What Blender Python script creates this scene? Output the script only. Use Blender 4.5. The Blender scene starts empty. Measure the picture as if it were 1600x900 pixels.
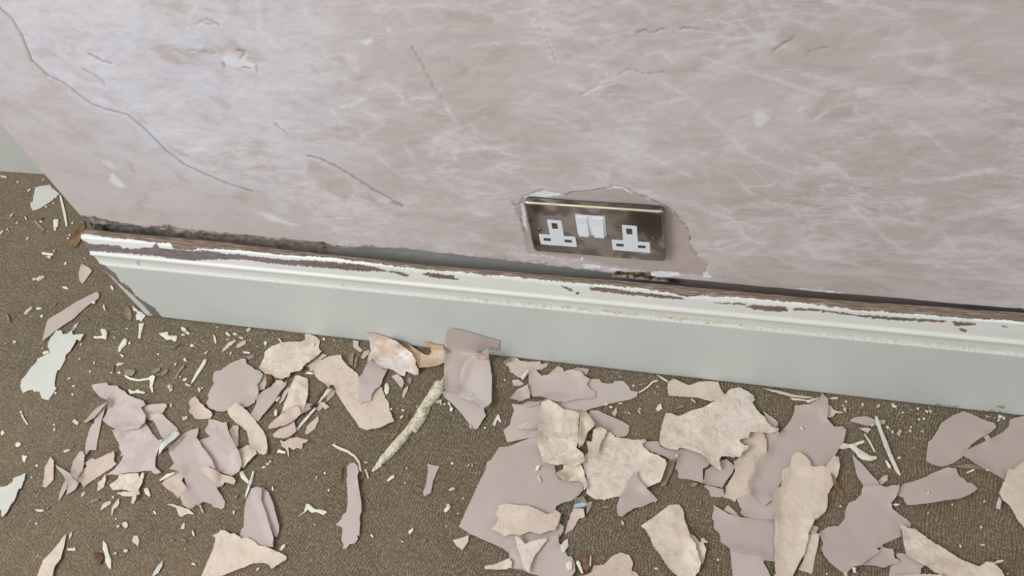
import bpy, math, random
import numpy as np
from mathutils import Vector, Matrix
from mathutils.geometry import delaunay_2d_cdt

S = bpy.context.scene
COL = S.collection

# ------------------------------------------------------------------ camera
F_PX = 1390.53
CAM_R = np.array([0.96596176, 0.21066677, -0.15012457])
CAM_U = np.array([-0.09154628, 0.8211726, 0.56328931])
CAM_F = np.array([-0.24194452, 0.53037258, -0.81250709])
CAM_C = np.array([0.12068, -0.57792, 1.01895])
cd = bpy.data.cameras.new('camera')
cam = bpy.data.objects.new('camera', cd)
COL.objects.link(cam)
cd.sensor_width = 36.0
cd.lens = F_PX / 1600 * 36.0
cd.clip_start = 0.02
cam.matrix_world = Matrix(((CAM_R[0], CAM_U[0], -CAM_F[0], CAM_C[0]),
                           (CAM_R[1], CAM_U[1], -CAM_F[1], CAM_C[1]),
                           (CAM_R[2], CAM_U[2], -CAM_F[2], CAM_C[2]),
                           (0, 0, 0, 1)))
S.camera = cam

# ------------------------------------------------------------------ world, lamp, exposure
S.view_settings.view_transform = 'Standard'
S.view_settings.look = 'None'
S.view_settings.exposure = 0.0
S.view_settings.gamma = 1.0
S.view_settings.use_curve_mapping = False
W = bpy.data.worlds.new('room_light')
S.world = W
W.use_nodes = True
bg = W.node_tree.nodes['Background']
bg.inputs[0].default_value = (1.0, 0.99, 0.975, 1)
bg.inputs[1].default_value = 0.62

def area(name, loc, aim, sx, sy, power, color):
    l = bpy.data.lights.new(name, 'AREA')
    l.shape = 'RECTANGLE'; l.size = sx; l.size_y = sy
    l.energy = power; l.color = color
    o = bpy.data.objects.new(name, l); COL.objects.link(o)
    o.location = loc
    o.rotation_euler = (Vector(aim) - Vector(loc)).to_track_quat('-Z', 'Y').to_euler()
    return o
area('window_daylight', (-1.65, -1.45, 1.95), (-0.2, -0.1, 0.1), 1.1, 1.3, 46, (0.97, 0.985, 1.0))

# ------------------------------------------------------------------ helpers
def lin(r, g, b):
    f = lambda c: (c/255/12.92) if c/255 <= 0.04045 else ((c/255+0.055)/1.055)**2.4
    return (f(r), f(g), f(b), 1.0)

def ray_dir(u, v):
    return CAM_F + CAM_R*((u-800)/F_PX) - CAM_U*((v-450)/F_PX)

def on_floor(u, v, h=0.0):          # point of the floor (or of the height h above it) seen at u, v
    d = ray_dir(u, v); return CAM_C + d*((h-CAM_C[2])/d[2])

def on_wall(u, v, y=0.0):           # point of the vertical plane at depth y seen at u, v
    d = ray_dir(u, v); return CAM_C + d*((y-CAM_C[1])/d[1])

def pix(P):
    d = np.asarray(P) - CAM_C
    w = d @ CAM_F
    return 800 + F_PX*(d @ CAM_R)/w, 450 - F_PX*(d @ CAM_U)/w

def in_poly(u, v, poly):
    poly = np.asarray(poly, float); inside = np.zeros(u.shape, bool)
    lo, hi = poly.min(0), poly.max(0)
    sel = np.where((u >= lo[0]) & (u <= hi[0]) & (v >= lo[1]) & (v <= hi[1]))[0]
    uu, vv = u[sel], v[sel]; r = np.zeros(len(sel), bool)
    n = len(poly)
    for i in range(n):
        x1, y1 = poly[i]; x2, y2 = poly[(i+1) % n]
        if y1 == y2: continue
        c = (y1 > vv) != (y2 > vv)
        r ^= c & (uu < (x2-x1)*(vv-y1)/(y2-y1) + x1)
    inside[sel] = r
    return inside

def seg_dist(u, v, line):           # distance to a polyline
    line = np.asarray(line, float); best = np.full(u.shape, 1e9)
    for a, b in zip(line[:-1], line[1:]):
        ab = b-a; t = np.clip(((u-a[0])*ab[0] + (v-a[1])*ab[1])/max(ab@ab, 1e-9), 0, 1)
        best = np.minimum(best, np.hypot(u-a[0]-t*ab[0], v-a[1]-t*ab[1]))
    return best

class Noise:                        # smooth lattice noise, vectorised
    def __init__(s, seed): s.t = np.random.RandomState(seed).rand(256, 256)*2-1
    def __call__(s, x, y):
        xi = np.floor(x).astype(int); yi = np.floor(y).astype(int)
        fx, fy = x-xi, y-yi; fx = fx*fx*(3-2*fx); fy = fy*fy*(3-2*fy)
        g = lambda a, b: s.t[a % 256, b % 256]
        return (g(xi, yi)*(1-fx)+g(xi+1, yi)*fx)*(1-fy) + (g(xi, yi+1)*(1-fx)+g(xi+1, yi+1)*fx)*fy
    def fbm(s, x, y, o=4):
        r = 0; a = 1.0
        for k in range(o): r = r + a*s(x*2**k+17*k, y*2**k+31*k); a *= 0.5
        return r

def mesh_obj(name, verts, faces, mats, parent=None, smooth=False, fmat=None, kind=None):
    me = bpy.data.meshes.new(name)
    me.from_pydata([tuple(map(float, v)) for v in verts], [], [tuple(map(int, f)) for f in faces])
    for m in mats: me.materials.append(m)
    if fmat is not None: me.polygons.foreach_set('material_index', np.asarray(fmat, np.int32))
    if smooth: me.polygons.foreach_set('use_smooth', np.ones(len(me.polygons), bool))
    me.update()
    o = bpy.data.objects.new(name, me); COL.objects.link(o)
    if parent: o.parent = parent
    if kind: o['kind'] = kind
    return o

# ------------------------------------------------------------------ materials
class Mat:
    def __init__(s, name, rough=0.6, metal=0.0, spec=0.5):
        s.m = bpy.data.materials.new(name); s.m.use_nodes = True
        s.nt = s.m.node_tree; s.b = s.nt.nodes['Principled BSDF']
        s.b.inputs['Roughness'].default_value = rough
        s.b.inputs['Metallic'].default_value = metal
        s.b.inputs['Specular IOR Level'].default_value = spec
        g = s.n('ShaderNodeNewGeometry'); s.pos = g.outputs['Position']
    def n(s, t, **k):
        x = s.nt.nodes.new(t)
        for a, b in k.items(): setattr(x, a, b)
        return x
    def l(s, a, b): s.nt.links.new(a, b)
    def put(s, sock, v):
        if isinstance(v, bpy.types.NodeSocket): s.l(v, sock)
        else: sock.default_value = v
    def mapping(s, scale=(1, 1, 1), rot=(0, 0, 0), loc=(0, 0, 0), src=None):
        m = s.n('ShaderNodeMapping'); m.inputs['Scale'].default_value = scale
        m.inputs['Rotation'].default_value = rot; m.inputs['Location'].default_value = loc
        s.l(src or s.pos, m.inputs['Vector']); return m.outputs[0]
    def noise(s, scale, detail=3, rough=0.5, dist=0.0, vec=None, typ='FBM'):
        x = s.n('ShaderNodeTexNoise'); x.noise_type = typ
        x.inputs['Scale'].default_value = scale; x.inputs['Detail'].default_value = detail
        x.inputs['Roughness'].default_value = rough; x.inputs['Distortion'].default_value = dist
        s.l(vec or s.pos, x.inputs['Vector']); return x.outputs['Fac']
    def ramp(s, fac, *stops):
        r = s.n('ShaderNodeValToRGB'); e = r.color_ramp.elements
        while len(e) < len(stops): e.new(0.5)
        for q, (p, c) in zip(e, stops): q.position = p; q.color = c
        s.l(fac, r.inputs[0]); return r.outputs[0]
    def step(s, fac, a, b):
        r = s.n('ShaderNodeMapRange'); r.interpolation_type = 'SMOOTHSTEP'
        r.inputs['From Min'].default_value = a; r.inputs['From Max'].default_value = b
        s.l(fac, r.inputs['Value']); return r.outputs[0]
    def math(s, op, a, b=0.0):
        r = s.n('ShaderNodeMath'); r.operation = op
        s.put(r.inputs[0], a); s.put(r.inputs[1], b); return r.outputs[0]
    def mix(s, fac, a, b):
        r = s.n('ShaderNodeMix'); r.data_type = 'RGBA'
        s.put(r.inputs[0], fac); s.put(r.inputs[6], a); s.put(r.inputs[7], b); return r.outputs[2]
    def attr(s, name):
        a = s.n('ShaderNodeAttribute'); a.attribute_name = name; return a.outputs['Fac']
    def color(s, c): s.put(s.b.inputs['Base Color'], c); return s
    def bump(s, h, strength=0.3, dist=0.001):
        b = s.n('ShaderNodeBump'); b.inputs['Strength'].default_value = strength
        b.inputs['Distance'].default_value = dist
        s.l(h, b.inputs['Height']); s.l(b.outputs[0], s.b.inputs['Normal']); return s

def ridge(M, fac, width):           # thin lines where a noise crosses its middle
    a = M.math('ABSOLUTE', M.math('SUBTRACT', fac, 0.5))
    r = M.n('ShaderNodeMapRange'); r.interpolation_type = 'SMOOTHSTEP'
    r.inputs['From Min'].default_value = 0.0; r.inputs['From Max'].default_value = width
    r.inputs['To Min'].default_value = 1.0; r.inputs['To Max'].default_value = 0.0
    M.l(a, r.inputs['Value']); return r.outputs[0]

# plaster wall
M = Mat('scraped_plaster', 0.62, spec=0.35)
wv = M.mapping((1.0, 1.0, 1.45), rot=(0, 0.30, 0))
big = M.noise(4.5, 3, 0.5, 0.6, wv)
mid = M.noise(14, 4, 0.6, 1.2, wv)
base = M.mix(M.step(big, 0.35, 0.68), lin(*(190, 179, 175)), lin(*(199, 190, 188)))
base = M.mix(M.math('MULTIPLY', M.step(mid, 0.5, 0.72), 0.55), base, lin(*(176, 160, 153)))
wz = M.mapping((1.0, 1.0, 2.3), rot=(0, 0.42, 0))
v1 = ridge(M, M.noise(7, 2, 0.5, 1.0, wz), 0.045)
v2 = ridge(M, M.noise(13, 4, 0.6, 0.9, wz), 0.06)
v3 = ridge(M, M.noise(30, 4, 0.65, 0.8, wz), 0.10)
dens = M.step(M.noise(7, 3, 0.6, 0.5, wv), 0.36, 0.62)
cloud = M.math('MULTIPLY', M.step(M.noise(22, 6, 0.72, 0.8, wz), 0.47, 0.70), dens)
veins = M.math('ADD', M.math('MULTIPLY', M.math('MULTIPLY', v1, M.step(M.noise(11, 3), 0.4, 0.62)), 0.42), M.math('ADD', M.math('MULTIPLY', v2, M.math('MULTIPLY', dens, 0.42)), M.math('MULTIPLY', v3, M.math('MULTIPLY', dens, 0.22))))
veins = M.math('ADD', veins, M.math('MULTIPLY', cloud, 0.75))
blot = M.step(M.noise(10, 5, 0.62, 1.5, wv), 0.46, 0.66)
veins = M.math('ADD', veins, M.math('MULTIPLY', blot, 0.33))
notsmooth = M.math('SUBTRACT', 1.0, M.attr('smooth'))
veins = M.math('MULTIPLY', veins, M.math('ADD', M.math('MULTIPLY', notsmooth, 0.85), 0.15))
chalk = M.attr('chalk')  # chalky residue and window sheen, both put into the colour
chalk_sheen_n = M.math('MULTIPLY', chalk, M.step(M.noise(16, 5, 0.65, 1.0, wv), 0.3, 0.62))
c = M.mix(chalk_sheen_n, base, lin(*(211, 212, 223)))
c = M.mix(M.math('MINIMUM', veins, 0.8), c, lin(*(216, 211, 213)))
c = M.mix(M.attr('pinkp'), c, lin(*(184, 164, 155)))
c = M.mix(M.math('MULTIPLY', M.attr('vein'), 0.62), c, lin(222, 219, 222))
c = M.mix(M.attr('paint'), c, lin(*(182, 170, 163)))
cr = M.ramp(M.noise(120, 5, 0.75, 0.8), (0.28, lin(52, 50, 48)), (0.46, lin(128, 124, 118)), (0.68, lin(178, 168, 160)))
cr = M.mix(M.attr('warm'), cr, M.ramp(M.noise(90, 4, 0.7, 0.8, M.mapping((0.5, 1, 1.6))), (0.30, lin(92, 80, 72)), (0.44, lin(168, 152, 142)), (0.7, lin(198, 186, 178))))
c = M.mix(M.attr('crumble'), c, cr)
c = M.mix(M.attr('trough'), c, lin(190, 188, 184))
rt = M.ramp(M.noise(160, 4, 0.7), (0.35, lin(60, 45, 28)), (0.6, lin(134, 116, 72)), (0.75, lin(170, 158, 118)))
c = M.mix(M.attr('rot'), c, rt)
c = M.mix(M.attr('white'), c, lin(232, 236, 240))
c = M.mix(M.attr('groove_tone'), c, lin(112, 98, 90))  # cracks tinted a darker brown
M.color(c)
hn = M.math('ADD', M.math('MULTIPLY', M.noise(60, 5, 0.65, 1.0, wv), 1.0), M.math('MULTIPLY', veins, 0.35))
M.bump(hn, 0.3, 0.0014)
MAT_WALL = M.m

M = Mat('far_wall_paint', 0.6)
M.color(M.mix(M.step(M.noise(6), 0.3, 0.7), lin(186, 190, 183), lin(194, 197, 191)))
MAT_FAR = M.m

# skirting
M = Mat('chipped_skirting_paint', 0.38, spec=0.4)
flat = M.mix(M.step(M.noise(7, 2), 0.3, 0.7), lin(*(203, 209, 205)), lin(*(207, 212, 207)))
mould = M.mix(M.step(M.noise(11, 3), 0.3, 0.7), lin(*(221, 223, 217)), lin(*(225, 227, 221)))  # moulding set lighter: light caught on its slopes is put into the colour
c = M.mix(M.attr('mould'), flat, mould)
stain = M.math('MULTIPLY', M.attr('stain'), M.step(M.noise(260, 3, 0.7), 0.42, 0.7))
c = M.mix(stain, c, lin(188, 172, 138))
c = M.mix(M.attr('white'), c, lin(236, 240, 236))
pv = M.mapping((14, 60, 60))
pr = M.ramp(M.noise(7, 4, 0.6, 0.3, pv), (0.3, lin(104, 94, 94)), (0.7, lin(140, 130, 130)))
pb = M.ramp(M.noise(7, 4, 0.6, 0.3, pv), (0.3, lin(100, 84, 76)), (0.7, lin(138, 120, 108)))
pr = M.mix(M.attr('brownish'), pr, pb)
c = M.mix(M.attr('primer'), c, pr)
wn = M.noise(9, 5, 0.65, 0.4, M.mapping((6, 90, 90)))
wood = M.ramp(wn, (0.30, lin(84, 68, 58)), (0.47, lin(126, 108, 95)), (0.60, lin(152, 136, 122)), (0.70, lin(206, 196, 178)))
c = M.mix(M.attr('wood'), c, wood)
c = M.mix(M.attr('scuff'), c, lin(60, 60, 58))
M.color(c)
rg = M.math('ADD', 0.36, M.math('MULTIPLY', M.math('MAXIMUM', M.attr('wood'), M.attr('primer')), 0.34))
M.l(rg, M.b.inputs['Roughness'])
hb = M.math('ADD', M.math('MULTIPLY', M.attr('wood'), wn), M.math('ADD', M.math('MULTIPLY', M.attr('white'), 0.7), M.math('MULTIPLY', M.noise(18, 2), 0.35)))
M.bump(hb, 0.4, 0.001)
MAT_SKIRT = M.m

# carpet
M = Mat('ribbed_brown_carpet', 0.95, spec=0.1)
wob = M.n('ShaderNodeTexNoise'); wob.inputs['Scale'].default_value = 28; wob.inputs['Detail'].default_value = 2
M.l(M.pos, wob.inputs['Vector'])
vm = M.n('ShaderNodeVectorMath'); vm.operation = 'MULTIPLY_ADD'
M.l(wob.outputs['Color'], vm.inputs[0]); vm.inputs[1].default_value = (0.018, 0.018, 0); M.l(M.pos, vm.inputs[2])
sx_ = M.n('ShaderNodeSeparateXYZ'); M.l(M.mapping((1, 1, 1), rot=(0, 0, 0.12), src=vm.outputs[0]), sx_.inputs[0])
rx = M.math('SINE', M.math('MULTIPLY', sx_.outputs[0], 2*math.pi/0.0034))
shift = M.math('MULTIPLY', M.math('FLOOR', M.math('MULTIPLY', sx_.outputs[0], 1/0.0034)), 2.4)
ry = M.math('SINE', M.math('ADD', M.math('MULTIPLY', sx_.outputs[1], 2*math.pi/0.0036), shift))
loop = M.math('ADD', 0.5, M.math('ADD', M.math('MULTIPLY', rx, 0.26), M.math('MULTIPLY', ry, 0.20)))
tone = M.noise(240, 4, 0.75)
tuft = M.noise(42, 3, 0.6)
fac = M.math('ADD', M.math('MULTIPLY', loop, 0.26), M.math('ADD', M.math('MULTIPLY', tone, 0.80), M.math('MULTIPLY', tuft, 0.16)))
c = M.ramp(fac, (0.34, lin(*(58, 50, 39))), (0.60, lin(*(108, 97, 79))), (0.86, lin(*(168, 157, 136))))
c = M.mix(M.step(M.noise(6, 3, 0.6, 0.6), 0.3, 0.75), c, M.mix(0.22, c, lin(150, 122, 100)))
M.color(c); M.bump(fac, 0.8, 0.0018)
M.b.inputs['Sheen Weight'].default_value = 0.15
MAT_CARPET = M.m

# paint flake skins
def flat_skin(name, a, b, rough=0.5, bump=0.15):
    M = Mat(name, rough, spec=0.4)
    oi = M.n('ShaderNodeObjectInfo')
    f = M.math('ADD', M.math('MULTIPLY', M.noise(12, 2), 0.5), M.math('MULTIPLY', oi.outputs['Random'], 0.5))
    M.color(M.mix(M.step(f, 0.2, 0.8), lin(*a), lin(*b)))
    M.bump(M.noise(300, 3, 0.6), bump, 0.0004)
    return M.m
def rough_skin(name, a, b, c, streak=0.4, sc=1.0):
    M = Mat(name, 0.8, spec=0.25)
    oi = M.n('ShaderNodeObjectInfo')
    n1 = M.noise(18*sc, 4, 0.65, 1.2)
    n2 = M.noise(48*sc, 3, 0.6, 1.5)
    col = M.mix(M.step(n1, 0.36, 0.64), lin(*a), lin(*b))
    col = M.mix(M.math('MULTIPLY', M.step(n2, 0.5, 0.68), streak), col, lin(*c))
    col = M.mix(M.math('MULTIPLY', ridge(M, M.noise(34*sc, 3, 0.6, 1.4), 0.03), streak*0.8), col, lin(*c))
    M.color(col)
    M.bump(M.math('ADD', n2, ridge(M, M.noise(30*sc, 3, 0.5, 1.0), 0.05)), 0.3, 0.0010)
    return M.m
SK = {}
SK['M'] = flat_skin('mauve_paint_skin', *((186, 172, 164), (197, 184, 177)))
SK['Q'] = rough_skin('wrinkled_lilac_skin', *((196, 181, 175), (206, 193, 189), (180, 162, 154)), streak=0.3)
SK['P'] = rough_skin('pink_plaster_skin', *((202, 183, 171), (210, 193, 182), (188, 165, 152)), streak=0.3)
SK['K'] = rough_skin('pink_cream_skin', *((212, 195, 178), (220, 206, 191), (196, 174, 156)), streak=0.35)
SK['C'] = rough_skin('cream_backing_skin', *((213, 198, 182), (227, 217, 205), (192, 168, 148)), streak=0.55)
SK['Y'] = rough_skin('yellowish_backing_skin', *((214, 202, 180), (226, 217, 198), (194, 170, 138)), streak=0.4)
SK['S'] = rough_skin('white_streaked_skin', (210, 192, 174), (230, 226, 224), (192, 168, 146), streak=0.6, sc=0.9)
SK['R'] = rough_skin('orange_tinged_skin', (204, 172, 136), (218, 204, 182), (176, 136, 96), streak=0.4)
SK['W'] = flat_skin('greenish_white_paint_skin', *((204, 206, 196), (210, 211, 202)))
SK['T'] = rough_skin('white_filler_skin', *((224, 221, 208), (234, 232, 220), (204, 194, 172)), streak=0.3, sc=2)
SK['B'] = rough_skin('brown_wood_skin', (104, 78, 56), (148, 118, 90), (70, 50, 38), streak=0.6, sc=2)
SK['G'] = rough_skin('olive_brown_skin', (140, 128, 108), (160, 148, 128), (112, 100, 84), streak=0.4)
SK['V'] = flat_skin('pale_lilac_paint_skin', (206, 194, 190), (212, 201, 198))
SK['L'] = rough_skin('cracked_cream_paint_on_wood', (216, 208, 184), (230, 226, 208), (140, 112, 82), streak=0.7, sc=1.6)
SK['U'] = flat_skin('light_blue_paint_skin', (158, 194, 214), (168, 202, 222))
SK['edge'] = flat_skin('pale_broken_edge', (196, 184, 172), (206, 196, 184), 0.8)
UNDER = {'M': 'C', 'Q': 'C', 'P': 'M', 'K': 'M', 'C': 'M', 'Y': 'M', 'S': 'M', 'R': 'M', 'W': 'C', 'V': 'C', 'L': 'B', 'T': 'T', 'B': 'B', 'G': 'G', 'U': 'T'}

# ------------------------------------------------------------------ the room
def zone(t):
    org = dict(A=(0, 230, 4), B=(0, 430, 5), C=(100, 560, 5), D=(0, 700, 4.5), F=(300, 500, 5), E=(540, 500, 5),
               H=(240, 680, 4.0906), G=(500, 660, 4.5), N=(700, 540, 4.4444), O=(700, 700, 4.4444), P=(1000, 580, 4.4444),
               Q=(1000, 700, 4.4444), R=(1280, 620, 5), S=(1280, 720, 5), J=(0, 340, 10), I=(160, 480, 5), K=(0, 640, 8),
               M=(0, 560, 10), z=(0, 0, 1), a=(100, 320, 5), b=(400, 340, 4), c=(760, 380, 4), d=(1120, 420, 3.3333),
               e=(780, 270, 4.706), f=(700, 0, 1.7778), g=(200, 0, 2.5), h=(0, 80, 4.0917), i=(0, 0, 4), w=(800, 0, 2))
    out = []; z = (0, 0, 1)
    for w in t.split():
        if ',' not in w: z = org[w]; continue
        x, y = map(float, w.split(',')); out.append((z[0]+x/z[2], z[1]+y/z[2]))
    return np.array(out)

X_CORNER = -0.722
Y_FAR = 0.23
# carpeted floor
fv = [(-2.6, -2.2, 0), (1.9, -2.2, 0), (1.9, Y_FAR, 0), (-2.6, Y_FAR, 0)]
fv += [(x, y, -0.02) for x, y, _ in fv]
floor = mesh_obj('floor', fv, [(0, 1, 2, 3), (4, 7, 6, 5), (0, 4, 5, 1), (1, 5, 6, 2), (2, 6, 7, 3), (3, 7, 4, 0)], [MAT_CARPET], kind='structure')
# far wall
def box_vf(x0, x1, y0, y1, z0, z1):
    v = [(x, y, z) for z in (z0, z1) for y in (y0, y1) for x in (x0, x1)]
    return v, [(0, 2, 3, 1), (4, 5, 7, 6), (0, 1, 5, 4), (2, 6, 7, 3), (0, 4, 6, 2), (1, 3, 7, 5)]
mesh_obj('wall_back', *box_vf(-2.6, 1.9, Y_FAR, Y_FAR+0.08, 0, 2.4), [MAT_FAR], kind='structure')

# plastered wall: front face with relief, rounded corner and return
nz1, nz2, nz3 = Noise(3), Noise(5), Noise(9)
STEP = 0.0017
RAD = 0.007
arc = [X_CORNER + RAD - RAD*math.sin(a) for a in np.linspace(math.pi/2, 0, 6)]
arcy = [RAD - RAD*math.cos(a) for a in np.linspace(math.pi/2, 0, 6)]
xs_front = list(np.arange(X_CORNER+RAD+STEP, 0.46, STEP)) + [0.48, 0.52, 0.6, 0.75, 1.0, 1.4, 1.9]
prof = [(X_CORNER, y) for y in (Y_FAR-0.0005, 0.15, 0.08, 0.03, 0.012)] + list(zip(arc, arcy)) + [(x, 0.0) for x in xs_front]
px = np.array([p[0] for p in prof]); py = np.array([p[1] for p in prof])
zs = np.array([0.001, 0.08, 0.14] + list(np.arange(0.158, 0.60, STEP)) + [0.62, 0.66, 0.75, 0.9, 1.2, 1.7, 2.4])
NX, NZ = len(px), len(zs)
GX, GZ = np.meshgrid(px, zs); GY = np.meshgrid(py, zs)[0]
gx, gy, gz = GX.ravel().copy(), GY.ravel().copy(), GZ.ravel().copy()
u, v = pix(np.stack([gx, gy*0, gz], 1))
ju = 1.6*nz1.fbm(gx*260, gz*260, 3); jv = 1.6*nz2.fbm(gx*260, gz*260, 3)
uj, vj = u+ju, v+jv
front = (gy < 0.003).astype(float)
A = {k: np.zeros(len(gx)) for k in ('smooth', 'chalk', 'paint', 'crumble', 'trough', 'rot', 'white', 'groove_tone', 'pinkp', 'warm', 'vein')}
# smooth paint skin left of the long crack
CRACK = zone('z 0,12 20,30 35,55 50,95 75,118 100,130 120,145 145,163 170,172 200,180 225,200 250,225 262,237 290,258 320,272 350,285 395,300')
left = np.vstack([[(-400, -300), (-60, -60)], CRACK, zone('z 430,325 470,345 520,372 540,395 100,420 -400,420')])
m = in_poly(u, v, left)
d = seg_dist(u, v, np.vstack([CRACK, zone('z 430,325 470,345 520,372')]))
A['smooth'] = np.where(m, np.clip(0.35+d/22, 0, 1), np.clip(0.35-d/22, 0, 1))
A['smooth'] = np.where((gx < X_CORNER+0.004), 1, A['smooth'])
A['chalk'] = np.clip(np.exp(-(((u-200)/240)**2 + ((v-95)/170)**2))*1.6, 0, 1)*(1-A['smooth']*0.45) + 0.55*np.exp(-(((u-410)/140)**2+((v-210)/110)**2))  # chalky residue and window sheen in one mask
A['chalk'] = np.clip(A['chalk'], 0, 1)
relief = 0.0005*nz1.fbm(gx*14+gz*5, gz*26-gx*4, 5) + 0.00035*np.abs(nz2.fbm(gx*30+gz*9, gz*55-gx*9, 4))
relief = relief*(1-0.75*A['smooth'])
relief += 0.0006*(1-A['smooth'])        # the skim layer stands proud of the old surface
off = -relief
def groove(line, w=1.3, depth=0.0018, groove_tone=0.8, jit=1.0):
    global off
    d = seg_dist(u+ju*jit*0.5, v+jv*jit*0.5, line)
    k = np.exp(-(d/w)**2); off = off + depth*k*front
    A['groove_tone'] = np.maximum(A['groove_tone'], groove_tone*np.exp(-(d/(w*0.9))**2)*front)
groove(CRACK, 1.2, 0.0018, 0.6, 0.3)
groove(zone('g 705,608 760,625 850,670 920,715 1000,765 1075,805'), 1.3, 0.0016, 0.65)
groove(zone('g 1110,180 1150,250 1190,330 1230,385'), 0.9, 0.001, 0.45)
groove(zone('f 470,210 500,190 550,205 600,200'), 1.0, 0.001, 0.4)
groove(zone('f 250,75 280,120 300,165'), 0.9, 0.001, 0.35)
groove(zone('f 905,138 960,103'), 1.3, 0.001, 0.55)
groove(zone('f 995,158 1005,140 1050,132'), 1.0, 0.001, 0.4)
groove(zone('i 520,430 600,470 640,500 660,530'), 1.2, 0.001, 0.4)
groove(zone('f 525,90 545,82 570,88 605,80'), 1.2, 0.0012, 0.5, 2)
groove(zone('f 645,80 670,75 695,82'), 1.6, 0.0012, 0.5, 2)
groove(zone('g 230,190 300,205 350,210'), 0.9, 0.001, 0.4, 2)
groove(zone('g 265,95 310,70 365,95 300,92'), 1.0, 0.001, 0.4, 2)
groove(zone('f 370,262 410,240 460,225'), 0.9, 0.001, 0.3, 2)
groove(zone('g 500,240 510,280'), 0.9, 0.001, 0.3, 1)
groove(zone('g 575,480 600,505 630,530'), 1.2, 0.001, 0.45, 2)
groove(zone('e 1505,760 1530,670'), 0.9, 0.001, 0.5)
for s in ('i 560,340 640,380 700,400', 'g 370,245 380,262', 'g 450,262 480,268', 'g 430,195 455,205 440,230', 'e 105,215 120,240', 'e 190,420 205,438', 'g 1030,790 1075,808'):
    groove(zone(s), 1.5, 0.0014, 0.6, 1.5)
# pale filler smears
VEINS = '''w 680,20 720,70 775,130;w 760,10 800,60 800,90;w 600,180 680,210 800,240 960,295;w 910,230 980,245 1050,270;w 980,5 1120,15 1240,55;w 1215,205 1300,215 1400,250 1500,300
w 1250,395 1310,425 1370,480;w 610,360 680,420 720,470 780,500 900,550;w 820,450 920,480 1000,510 1050,555;w 480,260 550,300 585,330;w 420,340 480,320 540,310;w 340,430 450,500 560,550
w 360,490 425,560;w 300,560 305,520 350,505;w 75,80 120,140 130,190;w 910,370 905,340 930,330;w 1130,175 1250,160 1370,150;w 1220,560 1300,570 1400,550 1500,530 1590,550;w 1060,640 1150,730 1230,790
w 1010,320 1060,285 1120,280;w 950,370 1010,330 1060,320;w 180,260 240,290 330,240;w 420,170 470,160 500,190;w 1290,740 1340,715 1385,780;w 640,760 720,740 790,760;w 920,770 960,810 1030,800
g 680,270 740,300 800,290 880,320;g 780,220 860,210 900,240;g 940,350 1000,330 1050,345 1080,400;g 870,550 910,580 960,590;g 690,640 690,720;g 800,430 840,480;g 1240,405 1290,480
g 1110,380 1200,380 1230,340;g 1340,180 1500,160 1600,170;g 1280,590 1420,580 1540,560;g 690,60 790,120;g 230,150 250,60 280,10;g 510,0 520,120 600,190;g 680,290 760,320 860,300
g 1080,560 1120,620;g 930,440 1000,470;g 1190,600 1220,540 1300,500;g 240,590 300,580 370,620;g 520,350 640,345 720,350;g 840,420 900,405 930,380;g 980,610 1060,680 1160,700'''
for s in VEINS.replace('\n', ';').split(';'):
    q = zone(s); d = seg_dist(u+ju*1.2, v+jv*1.2, q)
    wd = 1.5+1.3*nz3.fbm(gx*25, gz*25, 2)
    k = np.exp(-(d/np.maximum(wd, 0.7))**2)*np.clip(0.8+0.7*nz2(gx*60, gz*60), 0, 1)*front + 0.3*np.exp(-(d/7)**2)*front
    A['vein'] = np.maximum(A['vein'], k); off = off - 0.0003*k
# old mauve paint kept round the socket
SOCK_CRACK = zone('e 110,235 165,210 180,165 250,150 330,118 400,140 480,160 560,140 720,125 800,105 830,95 890,95 940,120 1000,155 1080,180 1150,215 1220,245 1290,290 1320,335 1370,390 1400,440 1405,510 1420,560 1450,605')
around = np.vstack([SOCK_CRACK, zone('e 1530,670 1505,760 1300,745 900,700 600,640 215,590 170,380')])
m = in_poly(uj, vj, around)
A['paint'] = np.maximum(A['paint'], m*0.9); off = off + 0.0008*m
groove(zone('e 940,120 1000,155 1080,180 1150,215 1220,245 1290,290 1320,335 1370,390 1400,440 1405,510 1420,560 1450,605'), 1.0, 0.0016, 0.75)
groove(zone('e 480,160 560,140 720,125 800,105'), 0.8, 0.0014, 0.45)
relief_noise = nz3
# pinker scraped patches
for s in ('g 1245,45 1300,35 1360,52 1400,40 1435,60 1440,100 1300,95 1240,80', 'g 800,215 860,220 865,260 800,250', 'f 355,325 400,330 410,370 370,375',
          'f 1000,335 1020,290 1060,245 1140,245 1130,330 1060,335', 'g 705,620 760,640 850,690 900,740 850,800 760,740 700,680', 'h 780,660 860,720 900,800 850,800',
          'g 160,640 250,700 270,740 200,720', 'f 1190,85 1240,60 1230,105 1200,110'):
    q = zone(s); m = in_poly(uj, vj, q)*np.clip(seg_dist(uj, vj, np.vstack([q, q[:1]]))/5, 0, 1); A['pinkp'] = np.maximum(A['pinkp'], m*0.42); off = off + 0.0004*m
WHITE = ['e 172,210 178,165 250,150 330,118 400,140 480,160 400,172 300,188 220,205', 'e 780,118 830,95 890,95 940,120 1000,158 960,145 900,118 840,115',
         'e 160,225 175,230 205,440 190,430 165,330', 'e 1230,240 1255,255 1295,290 1285,300 1250,270', 'e 1395,505 1410,510 1430,560 1415,550',
         'c 590,130 650,125 720,140 700,152 620,150', 'c 1355,178 1370,172 1415,215 1352,212', 'c 1000,180 1060,172 1200,185 1210,200 1100,210 1040,208',
         'c 760,152 800,155 860,165 820,172 770,162', 'e 1060,172 1110,188 1100,195 1065,182', 'c 580,88 605,90 600,110 590,105', 'c 360,122 400,130 390,140', 'c 290,112 310,115 300,124',
         'e 160,335 178,345 185,380 168,365', 'd 395,95 520,103 660,115 640,122 500,110', 'd 145,30 165,35 150,42']
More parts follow.
